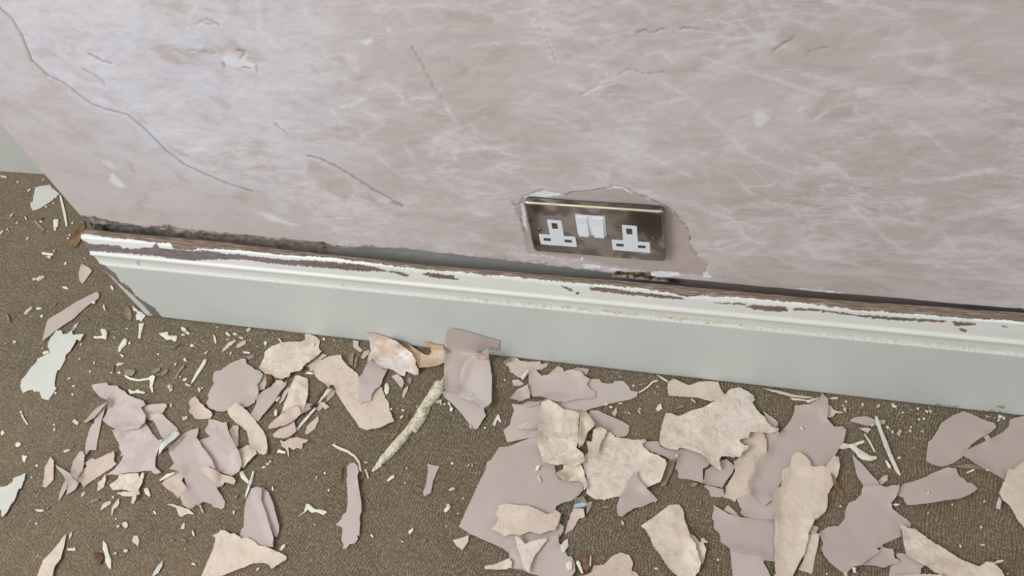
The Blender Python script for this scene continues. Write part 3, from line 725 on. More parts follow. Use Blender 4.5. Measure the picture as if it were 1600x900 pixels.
REFS = []
DATA = """W|1|pale cream paint flake half tucked behind the outer wall corner|A 222,250 250,243 310,232 325,255 370,290 355,305 310,345 245,385 205,398 190,365 188,348 205,340 210,300
T|1|thin white paint splinter standing against the outer wall corner|A 370,298 382,305 395,350 408,400 422,488 412,498 400,440 385,370
B|3|brown wood sliver leaning at the bare end of the skirting top|J 1310,40 1260,100 1190,170 1130,270 1105,350 1110,430 1150,470 1210,440 1260,340 1290,240 1330,150
P|1|small pink triangular flake beside the mitred skirting end|A 510,725 560,755 575,775 515,855 497,835 490,790 500,750
T|1|cream curled chip shaped like a tooth near the wall corner|J 830,40 860,18 912,25 910,110 900,145 870,150 880,185 858,210 840,180 835,120
G|1|grey-beige bar-shaped chip on the carpet left of the wall corner|J 515,50 555,35 620,110 705,180 660,240 600,160
T|1|little cream rod-shaped chip on the open carpet at far left|J 650,545 690,535 740,550 830,555 830,590 760,588 700,575 655,570
B|1|small brown angular chip above the grey-beige bar|J 560,20 620,10 660,0 690,5 650,40 600,35
M|3|long mauve strip with a rounded upper end, alone at far left|B 330,515 345,440 365,365 385,335 460,295 600,205 740,135 755,128 775,150 770,180 700,225 640,275 580,335 535,365 480,400 430,435 385,475
W|2|large pale greenish-white flake with ragged ends, under the long mauve strip|B 440,432 460,430 480,432 490,460 520,458 558,430 568,465 610,462 655,458 635,495 625,515 600,500 550,590 512,625 510,660 470,735 445,745 M 890,180 870,280 855,360 855,440 885,460 820,560 760,655 700,640 650,620 630,570 615,515 560,515 525,518 510,485 440,500 360,545 335,500 318,430 335,330 B 205,775 240,720 285,680 290,655 350,625 385,600 380,570 370,555 380,520 400,480
P|2|small leaf-shaped pink tip poking from the greenish-white flake|B 555,430 580,390 618,365 600,400 572,435
T|1|tiny grey scrap caught on the side of the greenish-white flake|B 330,605 350,592 380,590 375,605 340,618
G|1|olive-brown oval chip just left of the skirting's lower end|B 975,255 1000,245 1025,280 1030,320 1020,360 1000,345 980,310
T|2|ragged white chip tucked under the skirting's lower end|B 1035,235 1065,262 1085,280 1110,290 1135,315 1100,365 1085,345 1065,350 1060,310 1075,300 1060,280 1040,275
T|1|cream club-shaped chip below the skirting's lower end|B 1085,378 1125,375 1110,430 1095,495 1078,490 1085,430
T|3|hooked cream curl on the carpet between the white flake and skirting|B 785,420 820,418 837,440 832,495 815,500 800,492 735,492 730,475 760,478 800,470 790,445
T|1|cream oval chip with a thin tail|B 900,575 925,590 925,560 955,510 975,490 995,505 985,540 950,575 935,602
T|2|cluster-like white chip with a jagged brown-edged tail, below the skirting|B 1240,455 1275,448 1312,440 1315,470 1385,475 1378,510 1365,520 1340,500 1300,505 1270,480
T|1|rounded cream chip beneath the skirting, left of two stacked slivers|I 625,185 650,172 685,205 665,215 645,195
T|1|slim cream lens-shaped chip upright under the skirting|I 865,210 880,225 890,260 888,290 875,270 868,235
K|1|long cream splinter slanting below the skirting|I 935,350 945,320 985,275 1040,255 1045,265 1000,300 960,335
P|1|pink-brown oblong chip right of the slanting cream splinter|I 1045,320 1050,290 1095,262 1122,258 1120,285 1080,310
T|1|short straight white splinter above the round mauve flake|I 1090,348 1120,345 1155,352 1150,362 1110,360
G|1|brown four-sided chip above the round mauve flake|I 1120,390 1175,360 1195,385 1165,405 1140,408
T|2|slender pale blade pointing down at the round mauve flake|C 1090,10 1115,5 1105,40 1060,110 1020,170 990,205 1000,170 1030,110 1070,50
G|2|brown slender curl with a forked foot|C 935,50 940,65 900,110 878,165 858,155 890,100 915,70
G|1|taupe bean-shaped chip left of a matching bent one|C 680,105 700,85 745,68 752,90 720,112 690,118
G|1|taupe bent chip right of the bean-shaped one|C 715,125 760,115 790,80 812,85 805,115 770,135 730,135
G|4|greenish shell-like curl at the end of a white thread|C 470,95 500,85 550,88 555,105 530,140 500,135 475,125
T|2|long crooked white thread of filler ending in a hook|C 470,125 520,150 585,162 655,152 672,140 690,128 710,140 700,180 690,215 697,262 688,268 668,220 672,175 660,165 590,178 515,168 475,145
T|2|zigzag white filler crumb above the mauve heap|C 500,250 510,240 545,258 575,240 600,255 635,262 625,275 590,270 560,268 515,278
K|1|cream wedge chip on the carpet right of the zigzag crumb|C 815,205 850,208 845,250 825,262
P|1|loose cream scrap left of the small pink flake|C 925,455 965,448 965,470 935,485 922,475
W|1|greenish white square chip left of the mauve heap|C 62,495 80,472 118,502 100,522
M|4|tall mauve strip standing out at the left of the heap|C 345,330 300,385 240,470 235,510 215,520 190,580 170,660 160,740 172,755 200,715 250,715 262,640 290,500 318,400
M|4|thin forked mauve sliver crossing the tall mauve strip|C 345,332 250,390 210,430 180,470 150,495 170,500 240,460 295,392
Q|3|wrinkled lilac sheet with star points in the middle of the left heap|C 375,560 480,540 580,530 630,500 655,530 690,590 740,640 780,625 740,700 715,780 712,850 755,885 D 1130,172 1110,180 1080,180 1060,160 1010,160 960,172 900,172 845,182 830,192 790,185 750,188 800,150 850,90 870,50 C 440,760 450,740 430,700 430,670 400,620
P|3|pinkish tongue flake jutting right from the left heap|C 540,400 635,365 720,355 795,352 805,375 785,400 765,430 745,432 640,445
M|4|lilac flake arching down to the right in the left heap|C 635,440 745,430 770,435 800,470 850,510 880,540 915,600 870,640 820,690 790,702 800,660 760,610 735,560 700,490 655,475
Q|5|broad lilac sheet at the top of the left heap|C 215,205 330,188 350,212 415,212 430,235 470,255 500,285 560,310 620,330 635,362 600,385 640,450 630,500 580,545 480,560 400,552 330,510 300,485 335,420 345,330 280,300 230,245
W|5|narrow white fold between lilac sheets in the left heap|C 735,760 740,700 790,620 850,560 905,585 870,625 810,670 770,710
P|2|upright pink-beige blade left of the crossed leaf flakes|D 355,60 378,90 375,225 320,280 297,270 310,200 315,140 335,100
M|2|mauve blade forming the lower leg of the crossed leaf flakes|D 465,215 485,240 465,290 430,350 412,375 415,330 440,260
M|3|pointed mauve leaf slanting beneath the upright leaf|D 385,115 440,145 495,180 515,215 555,245 530,290 465,332 480,260 470,240 440,185 400,145
P|3|wide pink-brown flake with a straight torn end, beside the crossed leaves|D 600,100 650,70 670,80 720,60 800,22 805,60 800,90 820,110 770,150 700,195 620,250 585,275 570,245 530,225 580,155 610,130
M|4|upright lilac leaf on top of the crossed flakes|D 560,25 580,22 595,50 588,120 580,155 530,225 500,190 497,160 515,90
C|3|cream ragged flake just below the star-pointed lilac sheet|D 770,260 830,215 840,185 970,175 980,210 1000,170 1015,180 1000,240 970,300 940,330 900,300 860,290 790,295
K|3|cream underlip flake beneath the ragged cream one|D 820,320 870,305 930,308 975,295 985,325 940,340 880,340
K|1|short cream stub hanging below the underlip flake|D 930,340 960,325 955,365 935,395 922,385
K|1|cream petal between the pink-brown flake and the ragged cream one|D 740,180 745,220 730,275 685,305 690,240 715,225
T|3|white bent ring-like chip right of the underlip flake|D 1010,285 1040,280 1058,330 1050,345 1020,320
W|4|pale bluish torn flake cut by the left edge of the picture|D 178,175 172,220 150,280 130,290 100,370 75,400 50,450 15,485 8,470 10,440 -5,430 -60,430 -60,300 0,275 40,270 85,240 95,210 150,190
K|4|long cream-pink dagger flake at the bottom left|D 465,598 460,640 450,690 425,780 385,830 370,895 360,960 250,960 260,900 300,790 370,720 425,650
T|2|curved white sliver right of the long dagger flake|D 725,650 750,675 760,730 780,780 780,850 765,845 740,800 735,740 722,710
B|1|brown triangular chip touching the curved white sliver|D 650,735 695,740 730,770 700,820 670,780
K|1|pale boxy chip on the carpet above the curved sliver's right|D 930,645 940,620 970,615 980,655 970,690 950,675 928,660
K|1|cream shard with a notched top below the left heap|D 705,440 715,405 740,380 780,370 780,390 745,415
K|1|thin forked cream shard next to the notched one|D 835,355 838,390 825,415 800,430 788,480 782,460 785,420 805,390
G|1|flat olive-brown sliver below the wide pink-brown flake|D 620,385 650,360 700,352 690,370 640,388
K|1|small pale lens-shaped chip in open carpet lower left|D 245,430 290,430 315,440 285,450 255,445
K|1|wing-shaped pale flake below the big mauve lobe|D 1175,398 1220,395 1260,408 1330,430 1365,465 1320,462 1270,485 1255,470 1240,420
K|1|little pale peg chip beneath the wing-shaped flake|D 1268,570 1285,530 1300,530 1295,570
W|2|small greenish blade at the bottom, left of the big cream flake|D 1145,790 1140,830 1110,880 1080,900 1070,895 1100,840
K|1|pale rectangular chip beside the dagger flake|D 470,705 530,700 530,725 475,722
W|1|white crumb-like square chip in the lower left carpet|D 865,520 890,520 900,540 890,565 870,555 858,540
K|1|tiny upright cream lens near the dagger flake's tip|D 485,640 487,610 500,588 507,605 495,635
T|1|small white kite-shaped chip at far left|D 155,50 192,55 170,105 158,85
T|1|slim greenish white splinter at the left above the kite-shaped chip|K 260,65 275,50 310,120 355,180 335,190 295,130
T|1|cream nugget chip on the open carpet at far left|K 190,425 225,405 262,420 250,450 215,470 195,455
P|2|pink sliver chip under the right side of the round mauve flake|F 500,440 540,415 575,425 582,500 565,540 530,550 510,560 490,520
M|3|large round mauve flake with a scalloped rim|C 1220,95 1260,65 1300,35 1370,10 1385,0 1420,5 1425,40 1470,65 1490,85 1530,95 1555,125 1530,180 1510,200 1520,270 1500,310 1490,345 1440,375 1400,385 1345,400 1275,405 1240,415 1190,410 1130,385 1110,350 1130,305 1120,290 1150,230 1170,200 1160,160 1170,110 1190,95
P|3|small pale pink flake left of the round mauve one|C 975,345 990,320 1020,295 1050,320 1060,345 1085,360 1110,390 1150,415 1160,440 1140,470 1080,475 1020,470 1000,435 985,430 975,405 990,385
C|4|cream flake peeping out at the lower right of the middle-left heap|C 1365,710 1440,675 1500,720 1510,745 H 655,120 600,175 575,210 555,200 550,150 545,110
Q|5|crinkled lilac sheet under the curved pink strip|C 1130,475 1180,480 1240,500 1270,495 1280,560 1310,620 1345,690 1368,730 1385,800 H 560,195 545,232 500,262 450,245 395,222 370,160 C 1120,760 1080,680 1060,640 1140,610 1110,580 1100,560 1125,520
P|4|small upright pink leaf below the curved pink strip|C 1290,560 1320,525 1360,520 1362,600 1360,690 1340,680 1310,610
K|5|curved pink-beige strip lying below the round mauve flake|C 1275,395 1345,345 1380,370 1440,420 1480,460 1520,520 1560,570 1580,620 1590,680 1585,740 1560,755 1520,745 1500,720 1450,690 1440,620 1420,560 1380,530 1340,500 1310,470 1280,430
P|2|pinkish scalloped flake at the lower left of the big mauve lobe|H 50,310 80,275 130,235 190,220 205,240 180,290 215,340 165,385 160,405 130,375 80,340
P|2|pink-beige flake beneath the foot of the big mauve lobe|H 165,385 215,338 250,390 300,440 320,500 310,498 290,450 270,450 235,470 190,450
M|4|big mauve lobed flake at the centre of the middle-left heap|C 1000,555 1050,545 1045,590 1035,620 1060,650 1080,690 1120,740 1160,800 1180,850 H 395,225 400,290 405,340 440,395 458,425 450,465 432,472 378,458 370,440 320,425 290,440 265,440 240,455 200,400 215,340 200,280 170,230 100,215 130,180 100,120 C 815,700 870,650 930,590
P|3|pink tongue folded over the big mauve lobe|H 305,205 340,200 400,225 440,250 500,265 525,290 515,315 490,308 455,300 440,320 410,335 385,310 365,280 345,265 310,240
T|2|thin white splinter by the left rim of the big mauve lobe|H 38,285 80,250 130,235 130,245 90,270 42,292
M|5|right leaf of the folded pair of mauve flakes|H 660,330 700,335 735,365 765,440 780,500 802,580 800,620 787,655 770,640 745,580 715,480 685,420
M|4|left leaf of the folded pair of mauve flakes|H 600,390 625,340 660,328 690,340 690,420 720,500 745,590 765,650 762,715 720,712 665,700 600,660 550,650 560,600 575,590 580,470
K|5|large cream-pink winged flake at the bottom below the folded mauve pair|H 375,640 410,625 430,605 460,610 490,630 520,628 560,658 600,652 640,675 668,702 720,712 760,730 800,745 850,775 848,795 800,825 755,855 735,825 700,815 640,818 560,850 480,880 420,905 400,960 290,960 305,900 330,840 370,750 390,690 395,655
T|1|white wedge stick leaning above the folded mauve pair|H 550,235 570,228 585,255 608,290 605,312 590,300 560,275
T|3|long thin white stick above the folded mauve pair|H 632,230 645,232 630,300 600,370 585,403 583,385 600,330 620,270
T|2|small rolled cream curl at the cream winged flake's right tip|H 803,730 825,700 842,698 838,715 815,740
P|2|pink scrap with ragged star arms right of the curved pink strip|H 780,80 820,60 805,35 840,38 860,25 910,12 950,20 990,30 975,45 955,50 945,88 915,80 895,95 860,75 870,145 855,120 845,90 810,65
T|1|small white scrap under the star-armed pink scrap|H 785,110 800,90 845,105 840,117
T|3|white bone-shaped filler crumb alone on the open carpet|H 920,520 960,490 975,440 995,440 1030,470 1085,478 1110,490 1085,510 1040,490 1010,495 985,475 965,495
B|2|thin reddish splinter left of the long hammer-shaped mauve flake|G 145,415 150,320 160,320 150,420
B|2|dark wood fragment right of the long hammer-shaped mauve flake|G 270,415 300,365 308,380 285,430 275,435
T|2|bent cream sliver right of the hammer-shaped mauve flake's head|G 310,330 325,328 335,360 345,392 335,395 322,345
M|4|long hammer-shaped mauve flake with a jagged foot, alone in the carpet|G 205,290 240,282 262,300 270,335 262,380 275,470 290,560 292,620 278,665 280,720 275,800 262,790 265,820 245,850 210,855 185,885 160,890 165,860 150,825 158,740 110,718 150,680 160,650 185,630 195,560 190,460 185,400 192,370 188,320
M|2|small bow-tie shaped mauve chip alone below the long splinter|G 755,290 840,310 820,350 795,410 780,495 730,520 725,490 745,440 750,400 758,340
T|1|cream notched chip left of the bow-tie shaped mauve chip|G 470,405 490,385 515,368 525,385 500,400 478,418
T|1|white lozenge chip right of the bow-tie shaped one, lower|G 870,620 885,595 912,580 922,595 900,620 880,635
T|1|white teardrop chip below the bow-tie shaped mauve chip|G 620,765 655,740 655,760 628,790
G|1|thin beige sliver right of the bow-tie shaped mauve chip|G 905,490 955,467 950,480
T|1|thin white sliver right of the hammer-shaped flake's foot|G 350,790 365,785 380,812 365,805
T|1|tiny white crescent below the white teardrop chip|G 555,825 590,840 580,845
P|2|pink scrap between the crumpled cream flake and the broad pink one|F 880,360 920,340 960,300 1020,260 1055,275 1010,310 960,360 940,400 915,395 920,370
B|2|pinkish-brown crumpled scrap right of the round mauve flake|F 580,420 620,430 635,480 590,530 582,500 575,450
C|5|crumpled cream flake with a looped top, beneath the skirting|F 520,375 560,300 570,245 620,205 700,175 770,168 850,170 885,150 880,110 920,110 970,130 1000,165 990,200 1000,235 1015,240 990,270 940,310 880,350 850,390 800,405 770,410 760,440 700,460 655,450 620,425 570,420 540,395
P|1|pale pink sliver left of the cream kite-shaped flake|F 690,620 720,560 760,520 750,560 720,620 680,665
M|3|narrow grey-mauve blade right of the round mauve flake|F 500,600 560,550 620,520 660,470 700,470 720,490 740,475 735,510 690,560 640,640 590,700 545,750 520,795 500,780 460,735 490,680 505,640
P|2|pink flake at the foot of the small central stack|F 630,895 680,850 720,835 800,790 815,870 780,900 740,920 700,925 640,915
C|4|cream kite-shaped flake standing out of the small central stack|F 820,430 870,445 900,455 908,500 905,580 885,660 860,730 850,735 850,700 825,665 780,680 700,725 720,650 745,600 755,540 790,470 800,440
P|4|rosy leaf-shaped flake below the cream kite-shaped one|F 590,850 605,815 690,740 760,690 820,668 845,700 850,735 790,790 730,820 660,840
P|1|pointed pink-brown leaf right of the small central stack|F 885,890 895,830 940,790 985,745 990,780 960,850 900,895
T|3|thin cream splinter poking out low beneath the small central stack|F 815,850 860,790 960,680 970,690 880,800 825,860
M|3|short mauve wedge between splinters in the small central stack|F 850,730 900,650 950,660 930,690 880,720
B|4|brown and cream splinter slanting up right from the small central stack|F 1040,520 1060,525 1000,610 930,690 915,680 980,600
T|4|pale splinter slanting close beside the brown and cream one|F 1060,530 1098,540 1080,570 1000,640 975,655 1020,590
P|2|pink sliver at the left rim of the broad pink flake|F 1050,640 1055,600 1110,540 1118,575 1075,620
P|2|small pinkish star scrap right of the small central stack|F 970,700 1000,640 1030,640 1075,680 1040,700 1020,680 1000,710
T|1|white grain-shaped chip left of the cream kite-shaped flake|F 640,720 655,695 668,710 660,745 645,750
T|1|second white grain beside the narrow grey-mauve blade|F 650,630 680,595 690,605 665,640
T|1|small white scrap at the left point of the broad pink flake|F 880,420 910,402 945,408 945,425
K|4|broad boot-shaped pink-beige flake left of the long splinter|F 945,375 1000,320 1060,285 1160,270 1175,310 1220,360 1290,415 1310,460 1350,520 1400,540 1450,520 1480,520 1500,580 1520,620 1540,650 1540,700 1580,790 1540,805 1470,840 1360,860 1310,840 1270,780 1210,700 1160,620 1120,560 1110,510 1080,505 1070,540 1030,490 990,470 950,420
M|4|mauve flake lying on the boot-shaped pink-beige one|F 1390,300 1420,310 1450,350 1500,385 1530,380 1500,440 1470,515 1430,540 1405,580 1395,630 1340,640 1310,655 1300,600 1310,520 1305,465 1300,450 1330,420 1350,370 1375,330
P|2|pink-brown scrap at the skirting foot, left of the leaning cream flake|F 1255,160 1300,165 1300,200 1335,240 1310,250 1260,215
P|2|second pink-brown scrap touching the leaning cream flake's left rim|F 1320,290 1345,245 1385,230 1380,265 1340,305
G|2|olive upright chip left of the mauve flake on the boot-shaped one|F 1220,340 1230,270 1265,260 1255,360
G|2|brown upright chip right beside the olive one|F 1260,360 1275,290 1295,300 1290,350 1275,375
R|7|orange-tinged cream curl bridging to the skirting|E 350,165 400,150 500,190 560,235 620,270 650,275 670,250 665,220 610,170 640,170 690,190 760,195 775,240 775,330 720,355 650,368 570,370 545,320 480,240
S|5|cream flake with a beige patch and white streaks leaning on the skirting foot|E 162,100 230,105 320,130 400,165 460,215 520,260 550,320 545,345 570,385 570,425 545,430 470,400 460,440 420,430 375,390 340,380 310,380 250,350 210,300 170,330 175,280 195,240 185,160
M|2|hooked lilac tip below the leaning cream flake|E 360,440 400,420 440,450 458,490 440,530 415,510 385,470
P|1|thin pinkish sliver above the long splinter|E 440,610 450,550 485,510 490,530 460,600
G|1|small brown glassy chip under the leaning cream flake|E 485,450 515,450 510,500 485,490
T|2|cream-yellow oval chip at the boot-shaped flake's right rim|E 305,500 330,490 342,530 335,570 315,585 303,560
M|3|lower mauve flake of the tall stack propped on the skirting|E 740,560 840,545 885,560 950,600 1000,625 1040,675 1080,695 1095,745 1060,800 1030,850 995,850 950,790 910,735 850,670 780,610
M|4|tall bent mauve sheet propped up against the skirting face|E 790,90 820,65 870,72 950,90 1050,120 1130,145 1205,160 1195,195 1200,235 1170,240 1120,225 1040,265 990,320 950,400 890,570 840,555 775,548 765,500 775,230 780,150
V|10|pale lilac flake on the front of the stack propped on the skirting|E 1115,225 1120,300 1135,380 1143,450 1140,640 1110,670 1075,695 1040,670 1000,630 950,625 885,590 900,400 930,330 1000,270 1060,255 1090,235
P|2|pink-brown flake at the skirting foot, right of the propped mauve stack|N 385,115 430,82 480,85 500,105 560,112 640,108 645,130 705,120 680,150 650,165 610,170 560,165 530,205 490,225 460,200 430,180 425,150
M|1|little grey-mauve tab left of the wide mauve flakes|N 445,240 490,235 530,265 500,280 450,275
T|2|short cream splinter between the grey-mauve tab and pink-brown flake|N 502,218 555,165 565,172 560,190 520,240
M|2|mauve ragged flake under the left rim of the crumpled cream sheet|N 440,405 520,410 590,405 655,385 650,420 640,500 640,640 540,645 420,670 410,670 385,590 430,550 440,500 460,450
M|1|small curved mauve rim flake above the mauve ragged one|N 520,405 560,385 600,390 655,383 630,410 560,428
M|2|wide mauve flake stretching right beneath the skirting|N 945,232 985,230 1050,232 1065,255 1110,265 1150,262 1155,245 1220,245 1260,290 1270,315 1320,320 1310,355 1260,375 1160,395 1060,420 985,440 930,470 800,440 700,410 650,385 690,360 820,370 900,350 960,320
M|2|little mauve flake tip above the wide ragged mauve flake|N 870,160 900,152 980,162 965,205 935,195
P|2|small pinkish peak flake above the wide ragged mauve flake|N 700,195 765,140 800,160 805,185 760,205
M|3|wide ragged mauve flake right of the propped stack|N 560,165 610,168 650,210 700,200 760,185 860,165 925,180 945,205 985,230 965,265 985,300 1020,315 1025,360 900,370 820,390 740,385 690,365 640,350 590,355 570,330 560,250
M|4|pointed mauve flake with a white rim left of the wide ragged one|N 430,365 480,305 555,268 570,340 570,362 500,385
P|2|narrow pink leaf on the mauve ragged flake|N 475,560 530,535 620,505 640,570 560,582 500,575
T|3|thin brown twig-like splinter right of the wide mauve flake|N 1322,322 1350,305 1385,280 1420,245 1460,238 1460,246 1425,256 1390,290 1355,315 1325,330
M|3|huge mauve sheet with a straight left edge, bottom centre|N 355,705 420,700 520,660 560,645 640,640 660,700 700,760 740,800 748,890 O 752,190 780,220 840,235 900,225 935,240 940,290 905,330 860,365 800,380 750,405 745,430 775,450 785,475 775,520 805,545 800,580 765,630 690,680 600,780 520,770 425,735 380,695 300,660 150,595 75,545 150,380 220,230 260,150 270,100 300,80 330,30
M|2|mauve flake below the huge sheet, at the picture's bottom|O 600,640 765,600 770,660 800,680 830,750 860,755 880,800 885,850 860,890 880,905 870,960 720,960 700,905 570,870 500,840 440,835 425,770 430,700
K|2|pale horn-shaped strip at the lower left of the huge mauve sheet|O 255,818 320,810 420,765 445,790 440,835 340,845 255,840
M|4|mauve blade under the cream sheet's right end in the centre pile|N 990,450 1040,450 1130,490 1220,530 1260,555 1255,600 1240,625 1180,640 1150,620 1110,590 1060,575 1020,560 960,520
P|1|small pink wedge above the mauve blade in the centre pile|N 1135,475 1170,425 1175,460 1160,495
M|2|mauve tab at the right rim of the large wrinkled cream flake|P 5,490 130,485 140,520 180,540 275,535 265,605 210,620 180,595 100,565 30,545
G|2|dark grey-brown wedge standing right of the large wrinkled cream flake|P 195,620 255,605 230,680 180,790 145,805 150,730 180,660
C|4|large wrinkled cream flake in the middle of the centre pile|N 955,660 1000,665 1020,560 1060,565 1100,595 1130,600 1160,635 1240,645 1290,655 1370,650 1380,665 1350,680 1360,705 1400,740 1460,760 1510,790 1520,830 O 1520,100 1500,170 1475,235 1380,275 1340,250 1305,250 1240,270 1220,320 1195,340 1160,340 1080,360 1020,355 960,315 965,270 960,200 940,130 935,100 N 950,760 975,740 970,700
C|5|small folded cream flap on top of the large wrinkled cream flake|N 1000,665 1010,580 1060,565 1105,590 1060,680 1040,770 980,700
Y|4|yellowish cream flake bridging the huge mauve sheet and wrinkled cream flake|O 750,170 800,145 800,100 870,115 920,105 945,160 955,210 970,260 945,295 935,240 900,225 840,235 780,215 755,190
C|6|tall crumpled cream sheet at the centre of the pile|N 650,390 700,375 750,400 800,440 880,455 915,470 905,560 905,660 890,710 940,750 950,790 945,810 920,820 870,840 820,820 760,830 690,815 655,800 640,740 620,670 620,500 640,440
Y|6|upright yellowish cream strip at the crumpled sheet's right rim|N 915,440 960,460 990,500 1020,540 1015,560 970,600 950,660 935,690 905,710 905,600 915,520
P|5|small pink flap by the hole left of the yellowish cream flake|O 752,180 785,170 830,215 800,225
T|4|white teardrop chip on the huge mauve sheet|O 605,155 615,125 638,120 625,155
T|4|slim white sliver on the huge mauve sheet below the teardrop|O 622,200 632,195 648,238 640,240
K|4|ragged pale cream flake lying across the huge mauve sheet|O 350,400 400,385 450,392 560,400 630,430 690,460 730,450 750,430 785,455 770,510 750,565 700,575 640,600 570,580 500,605 430,600 390,615 375,598 300,560 335,530 350,490 330,460 345,430
C|4|cream heart-topped triangle on the huge mauve sheet|O 465,610 500,625 535,665 580,645 680,625 690,640 640,700 600,750 575,810 560,870 520,820 500,740 480,690
T|4|pale leaf chip at the right rim of the huge sheet's lower flake|O 820,800 850,780 865,800 860,840 835,850 822,830
G|2|taupe chip next to the light blue chip|O 875,350 940,335 965,375 930,385 880,390
U|3|small light blue chip, the only blue one|O 870,410 880,390 930,378 970,380 970,400 930,410 880,418
P|2|pink triangular chip right of the light blue chip|O 975,375 1000,375 995,410 960,460 965,410
P|2|pink tapering flake hanging below the light blue chip|O 870,420 940,420 950,480 910,490 870,560 815,600 810,590 830,520
T|2|pale leaf chip right of the huge sheet above the wood fragment|O 780,680 800,650 830,630 838,680 810,720 790,725
B|2|dark reddish-brown wood fragment at the bottom centre|O 905,745 985,740 995,820 960,870 915,800
T|3|white paint sliver left of the reddish-brown wood fragment|O 895,780 915,790 940,870 925,870 890,800
T|3|white paint sliver right of the reddish-brown wood fragment|O 985,750 995,745 992,820 983,820
M|5|mauve shark-fin triangle below the large wrinkled cream flake|O 1300,150 1320,210 1380,280 1460,360 1440,380 1430,370 1340,410 1300,415 1240,450 1210,478 1180,470 1170,400 1190,350 1220,300 1250,230
K|1|small pale three-cornered flake left of the huge mauve sheet's lower corner|O 32,640 90,625 145,605 140,650 100,710 60,680
G|1|thin olive sliver under the large wrinkled cream flake|O 1065,415 1090,402 1130,402 1105,420
P|3|rounded pink flake cut by the bottom edge, right of centre|O 880,905 960,880 1000,860 1010,815 1080,810 1140,750 1200,725 1260,745 1285,800 1275,850 1310,865 1335,905 1340,960 870,960
Y|3|small cream curl at the right of the isolated cream-pink flake|Q 340,590 380,610 410,650 440,655 460,700 440,800 420,805 400,770 365,760 385,690 370,660
C|4|isolated cream-pink flake with wavy edges, bottom right of centre|Q 5,540 80,490 145,440 205,395 270,392 300,430 310,500 340,580 350,620 385,660 390,700 425,800 410,860 385,880 390,905 390,960 300,960 280,900 230,865 190,820 140,740 90,680 70,620 40,570
T|4|little cream spur on the isolated cream-pink flake's curl|Q 420,630 440,622 475,655 430,660
K|3|two-lobed pink-beige flake against the skirting foot|P 195,75 230,52 270,65 330,95 345,95 400,75 470,68 545,75 560,120 585,160 540,200 490,210 430,190 390,180 340,180 300,175 200,170 190,120
T|2|bent white splinter at the skirting foot left of the two-lobed flake|P 118,22 135,30 195,65 190,75 150,52
M|2|mauve squarish flake under the great marbled cream flake|P 275,530 320,525 420,560 490,640 470,660 435,680 440,775 400,765 340,750 265,745 265,700 245,670 260,600
G|2|pale green-grey chip under the mauve squarish flake's rim|P 345,800 370,770 405,780 380,800
M|1|small mauve flake left of the pink wavy strip's foot|P 440,795 470,790 580,820 590,870 545,875 490,870 480,830
M|2|crumpled mauve flake between the squarish mauve and pink wavy ones|P 455,690 560,620 600,610 640,640 660,660 640,710 600,760 570,810 540,800 460,785 440,770
P|3|pink-brown curl behind the great marbled cream flake|P 860,275 900,310 940,335 960,360 955,385 910,390 870,360
K|2|pale cream band right of the pink wavy strip|P 850,420 960,405 970,440 930,490 880,550 865,500
K|3|long pink wavy strip under the great marbled cream flake|P 765,420 850,420 880,480 880,550 870,590 820,640 800,700 760,770 770,820 Q 770,320 720,345 670,350 665,372 610,350 580,345 595,300 600,260 630,220 660,150 650,90 700,60 715,20 P 740,545 755,515 710,500 695,480 755,440
C|5|great marbled cream flake with finger-like right edge|P 135,480 150,380 180,290 220,290 260,310 290,305 350,275 440,250 530,200 580,165 640,120 690,112 750,140 790,170 800,200 780,215 800,250 830,290 870,325 880,350 910,385 965,395 960,415 900,430 840,425 765,420 755,460 700,470 690,485 720,510 755,515 740,545 710,560 700,590 650,600 620,590 565,590 550,620 565,690 545,680 490,640 460,600 420,570 360,550 310,535 275,530 260,545 180,535 140,510
K|1|pale cream stick along the skirting foot above the tall mauve flake|P 835,108 900,125 980,140 1080,165 1180,175 1210,185 1150,190 1040,175 950,150 870,125
T|2|white paint stick just below the pale cream stick|P 1045,185 1100,190 1165,200 1200,190 1250,180 1200,215 1170,222 1150,205 1060,198
T|1|short white splinter at the skirting foot right of the tall mauve flake's tip|P 1310,190 1340,180 1378,182 1370,192
K|2|cream hooked flake behind the tall mauve flake's neck|P 1290,235 1320,235 1350,270 1410,285 1400,292 1360,290 1340,315 1310,325 1290,300
M|2|small pale mauve flap left of the tall cream flake|Q 580,430 610,395 650,430 695,478 640,465
M|1|mauve flake at the bottom edge below the mauve fan|Q 625,695 720,700 850,725 860,800 890,850 910,905 910,960 650,960 645,905 635,800
M|2|mauve fan-shaped flake left of the tall cream flake|Q 510,395 570,430 620,460 700,480 780,485 925,485 960,560 955,620 950,730 955,790 860,780 845,735 740,730 640,710 560,650 555,600 510,550 515,510 497,480 510,440
M|3|mauve connecting flake above the mauve fan|Q 672,352 720,340 770,310 830,340 930,340 950,495 800,492 720,470 695,445 710,430 690,400
M|4|tall pointed mauve flake reaching up to the skirting|P 1075,240 1110,235 1180,230 1250,185 1265,150 1305,190 1310,250 1300,330 1350,385 1410,382 1433,410 1415,490 1380,540 1350,600 1300,660 1280,690 1240,680 1180,680 1100,660 1050,660 1020,690 985,760 950,830 Q 920,360 860,400 830,360 790,320 765,300 750,250 790,180 810,100 P 820,620 880,560 930,480 970,430 1040,350 1070,290
T|5|small white chip lying on the tall pointed mauve flake|P 1105,385 1125,385 1138,408 1120,405
K|1|cream flake low at the right of the tall cream one|Q 1165,600 1225,590 1248,600 1235,680 1215,760 1210,800 1195,875 1150,860 1100,845 1130,790 1145,720
P|2|pinkish tab above the low cream flake|Q 1165,590 1190,530 1240,550 1225,590
P|3|pink fold at the right rim of the tall cream flake|Q 1190,500 1240,430 1270,375 1305,350 1300,420 1270,465 1225,498
